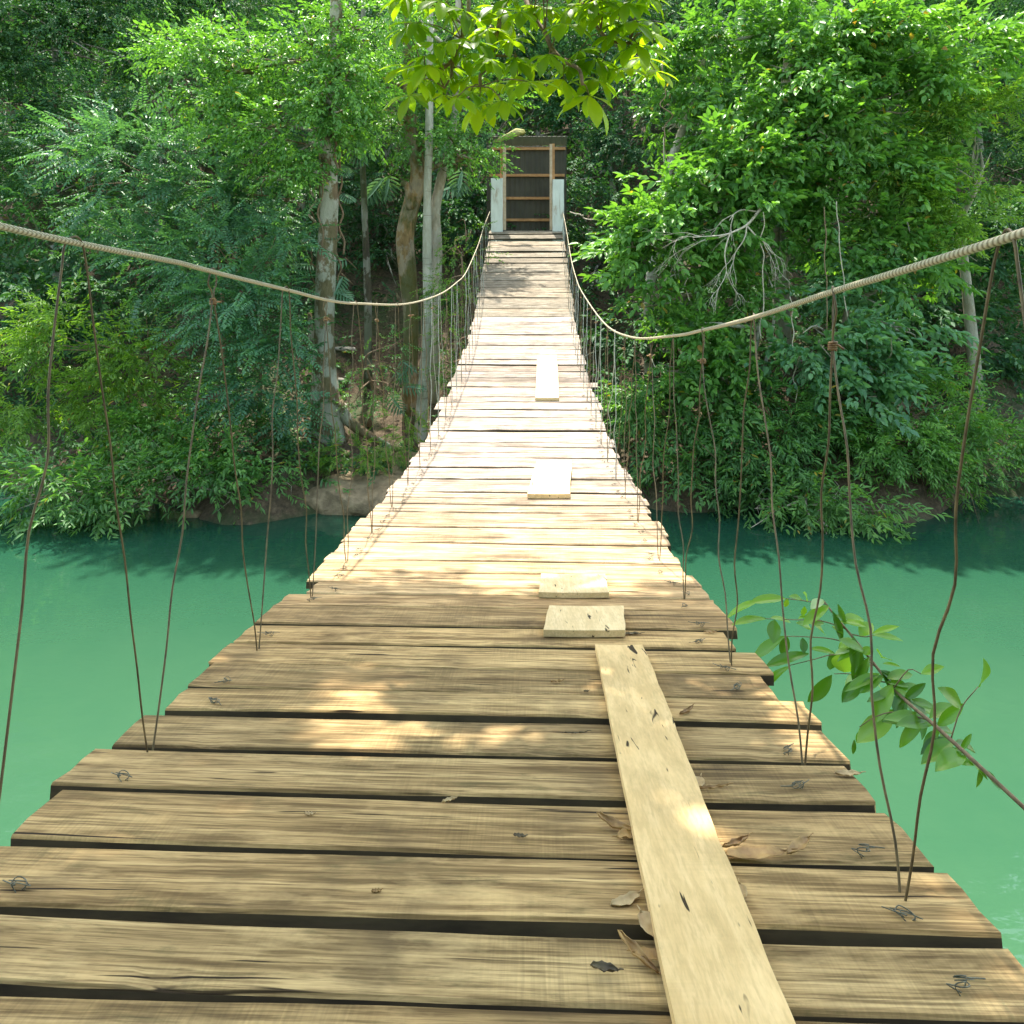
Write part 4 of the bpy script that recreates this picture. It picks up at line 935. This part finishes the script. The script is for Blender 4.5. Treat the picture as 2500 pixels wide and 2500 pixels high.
rr_ = random.Random(3)
for _ in range(40):
    t_ = rr_.random(); x0 = 600+800*t_; y0 = float(np.interp(x0, [600, 650, 740, 860, 965, 1200, 1900], [1095, 1160, 1270, 1420, 1545, 1750, 2400]))+rr_.uniform(-15, 15); a_ = rr_.uniform(0, 6.28); l_ = rr_.uniform(90, 170)*(1+.25*t_)
    RL.append((x0, y0, x0+l_*math.cos(a_), y0+l_*abs(math.sin(a_))*rr_.choice((1, 1, -.6)), rr_.uniform(.22, .36), rr_.uniform(.05, .7)))
for i, (x0, y0, x1, y1, wf, tn) in enumerate(RL):
    d0 = float(np.interp(x0, [130, 600, 965, 1300], [2.18, 2.08, 1.9, 1.75])); r_ = random.Random(i*3+1)
    a = C5(x0, y0, d0); b = C5(x1, y1, d0-r_.uniform(-.02, .05)); v = b-a; L = np.linalg.norm(v)*1.04
    vv, fs = fine_leaf(L, L*wf*1.12, r_.uniform(.2, .6), i+40, .15, 8, 1.0)
    up = np.array([r_.uniform(-.3, .3), -.7, .8]) if abs(v[2]) > abs(v[0]) else np.array([0, r_.uniform(-.7, -.2), 1.])
    lf.add(vv@rotm(v, up).T+a, fs); tint.extend([tn+r_.uniform(-.05, .05)]*len(vv))
o = mesh_obj('leaves', np.vstack(lf.V), lf.F, M['lf_gloss'], rroot, True, tint=np.clip(tint, 0, .98)); o.data.transform(rm)
o = st.obj('twigs', M['twig'], rroot); o.data.transform(rm)

# ------------------------------------------------------------------ litter on the deck
def deckpt(x, y, lift=.003):
    x *= K; y *= K; d = row_d(y); return np.array([(x-CX)/F*d, d, deckz(d)+lift-.0085*max(0, 1-d/5)*((x-CX)/F*d-axis(d))])
def dryleaf(x, y, L, wf, ang, curl, mat, label, roll=1.2, lift=.004, name='dry_leaf', cat='dry leaf'):
    c = deckpt(x, y, lift); n = 10; Vv = []; Fs = []; m_ = 7; sd_ = random.Random(int(x*y))
    for i in range(n+1):
        t_ = i/n-.5; wd = L*wf*.5*math.sqrt(max(0, 1-(2*t_)**2))+.0006; rl = roll*(1+.3*math.sin(i))
        for j in range(m_):
            q = (j/(m_-1)-.5)*2; a = q*rl
            yy = wd*(math.sin(a)/rl if rl > .05 else q); zz = wd*((1-math.cos(a))/rl if rl > .05 else 0)
            Vv.append((t_*L, yy+curl*L*(t_*t_), zz+abs(curl)*L*.8*t_*t_+.0012*math.sin(i*2+j)))
    for i in range(n):
        for j in range(m_-1): a = i*m_+j; Fs.append((a, a+m_, a+m_+1, a+1))
    k0 = len(Vv); P = [(L*.5, curl*L*.25, abs(curl)*L*.2+.001), (L*.58, curl*L*.34, abs(curl)*L*.25+.002), (L*.7, curl*L*.38, .003)]
    v2, f2, _ = tube(P, [.0011, .0007], 5, 3); Vv += [tuple(v) for v in v2]; Fs += [tuple(k0+q for q in f) for f in f2]
    o = mesh_obj(name, Vv, Fs, M[mat], None, True); o.location = tuple(c); o.rotation_euler = (0, 0, R(ang))
    md = o.modifiers.new('thickness', 'SOLIDIFY'); md.thickness = .0006
    return tag(o, label, cat, 'dead leaves and chips littering the deck')
dryleaf(1297, 1345, .05, .3, 40, .25, 'dry', 'curled brown dead leaf standing alone just right of the long board', 1.9, .006)
dryleaf(1160, 1562, .075, .3, -35, .3, 'dry', 'long curled brown leaf touching the left side of the long board', 1.8)
dryleaf(1188, 1578, .045, .5, 190, .1, 'dry', 'small brown leaf tucked against the long board under a curled leaf', .9)
dryleaf(1390, 1598, .055, .28, 25, .2, 'dry', 'rolled brown leaf close to the right side of the long board', 2.0, .008)
dryleaf(1425, 1612, .1, .25, 4, .05, 'dry', 'long flat orange-brown leaf lying along a plank gap at right', .5)
dryleaf(1508, 1603, .06, .35, 35, .1, 'dry', 'upturned brown leaf at the right end of the long flat leaf', 1.2, .008)
dryleaf(1182, 1704, .05, .35, 25, .2, 'dry2', 'pale twisted leaf left of the long board at a rotten plank edge', 1.0)
dryleaf(1226, 1757, .045, .6, 110, .1, 'dry2', 'pale upright leaf leaning on the near left side of the long board', .6, .01)
dryleaf(1200, 1803, .075, .25, -55, .15, 'dry', 'long rolled brown leaf nearest the viewer by the long board', 2.1, .004)
dryleaf(1228, 1805, .045, .35, 170, .1, 'dry', 'orange dead leaf wedged under the near end of the long board', .6)
dryleaf(1140, 1832, .035, .4, -12, .1, 'drydark', 'small dark greenish dead leaf on the nearest plank', 1.5)
dryleaf(848, 1516, .028, .3, 25, .05, 'dry2', 'small splintered wood chip alone on the shaded planks', 1.6, .006, 'wood_chip', 'wood chip')
dryleaf(980, 1581, .02, .35, -10, .1, 'drydark', 'tiny dark chip on the plank in front of the splintered chip', 1.3)
dryleaf(710, 1687, .014, .4, 5, .1, 'dry', 'tiny tan chip on the shaded plank at left', 1.3)
dryleaf(583, 1541, .018, .3, -10, .1, 'dry2', 'tiny whitish flake on the left near planks', .8)
dryleaf(1190, 1197, .06, .2, 0, .05, 'drydark', 'dark strip of bark in front of the square board', 1.2)
dryleaf(1050, 1288, .03, .3, 10, .1, 'dry', 'small brown leaf left of the far end of the long board', 1.4)
dryleaf(1085, 1384, .05, .05, 3, .1, 'drydark', 'thin dark twig left of the long board', 1.4, .003, 'twig', 'twig')
dryleaf(1345, 1487, .06, .12, 8, .1, 'dry', 'thin brown stalk right of the middle of the long board', 1.8)
dryleaf(1318, 1478, .035, .6, 60, .1, 'dry2', 'pale flake at the right edge of the long board', .5)
dryleaf(1600, 1460, .05, .3, 0, .1, 'dry2', 'bark flake on the right end of a near plank', 1.0)
dryleaf(1398, 1690, .03, .6, 80, .1, 'dry2', 'pale dead leaf against the near right side of the long board', .8, .008)
dryleaf(1340, 1133+60, .04, .3, 0, .1, 'dry', 'small tan leaf between the square board and the right deck edge', 1.0)
dryleaf(1106, 1306, .012, .5, 0, .1, 'drydark', 'tiny dark crumb left of the long board tip', 1.2)
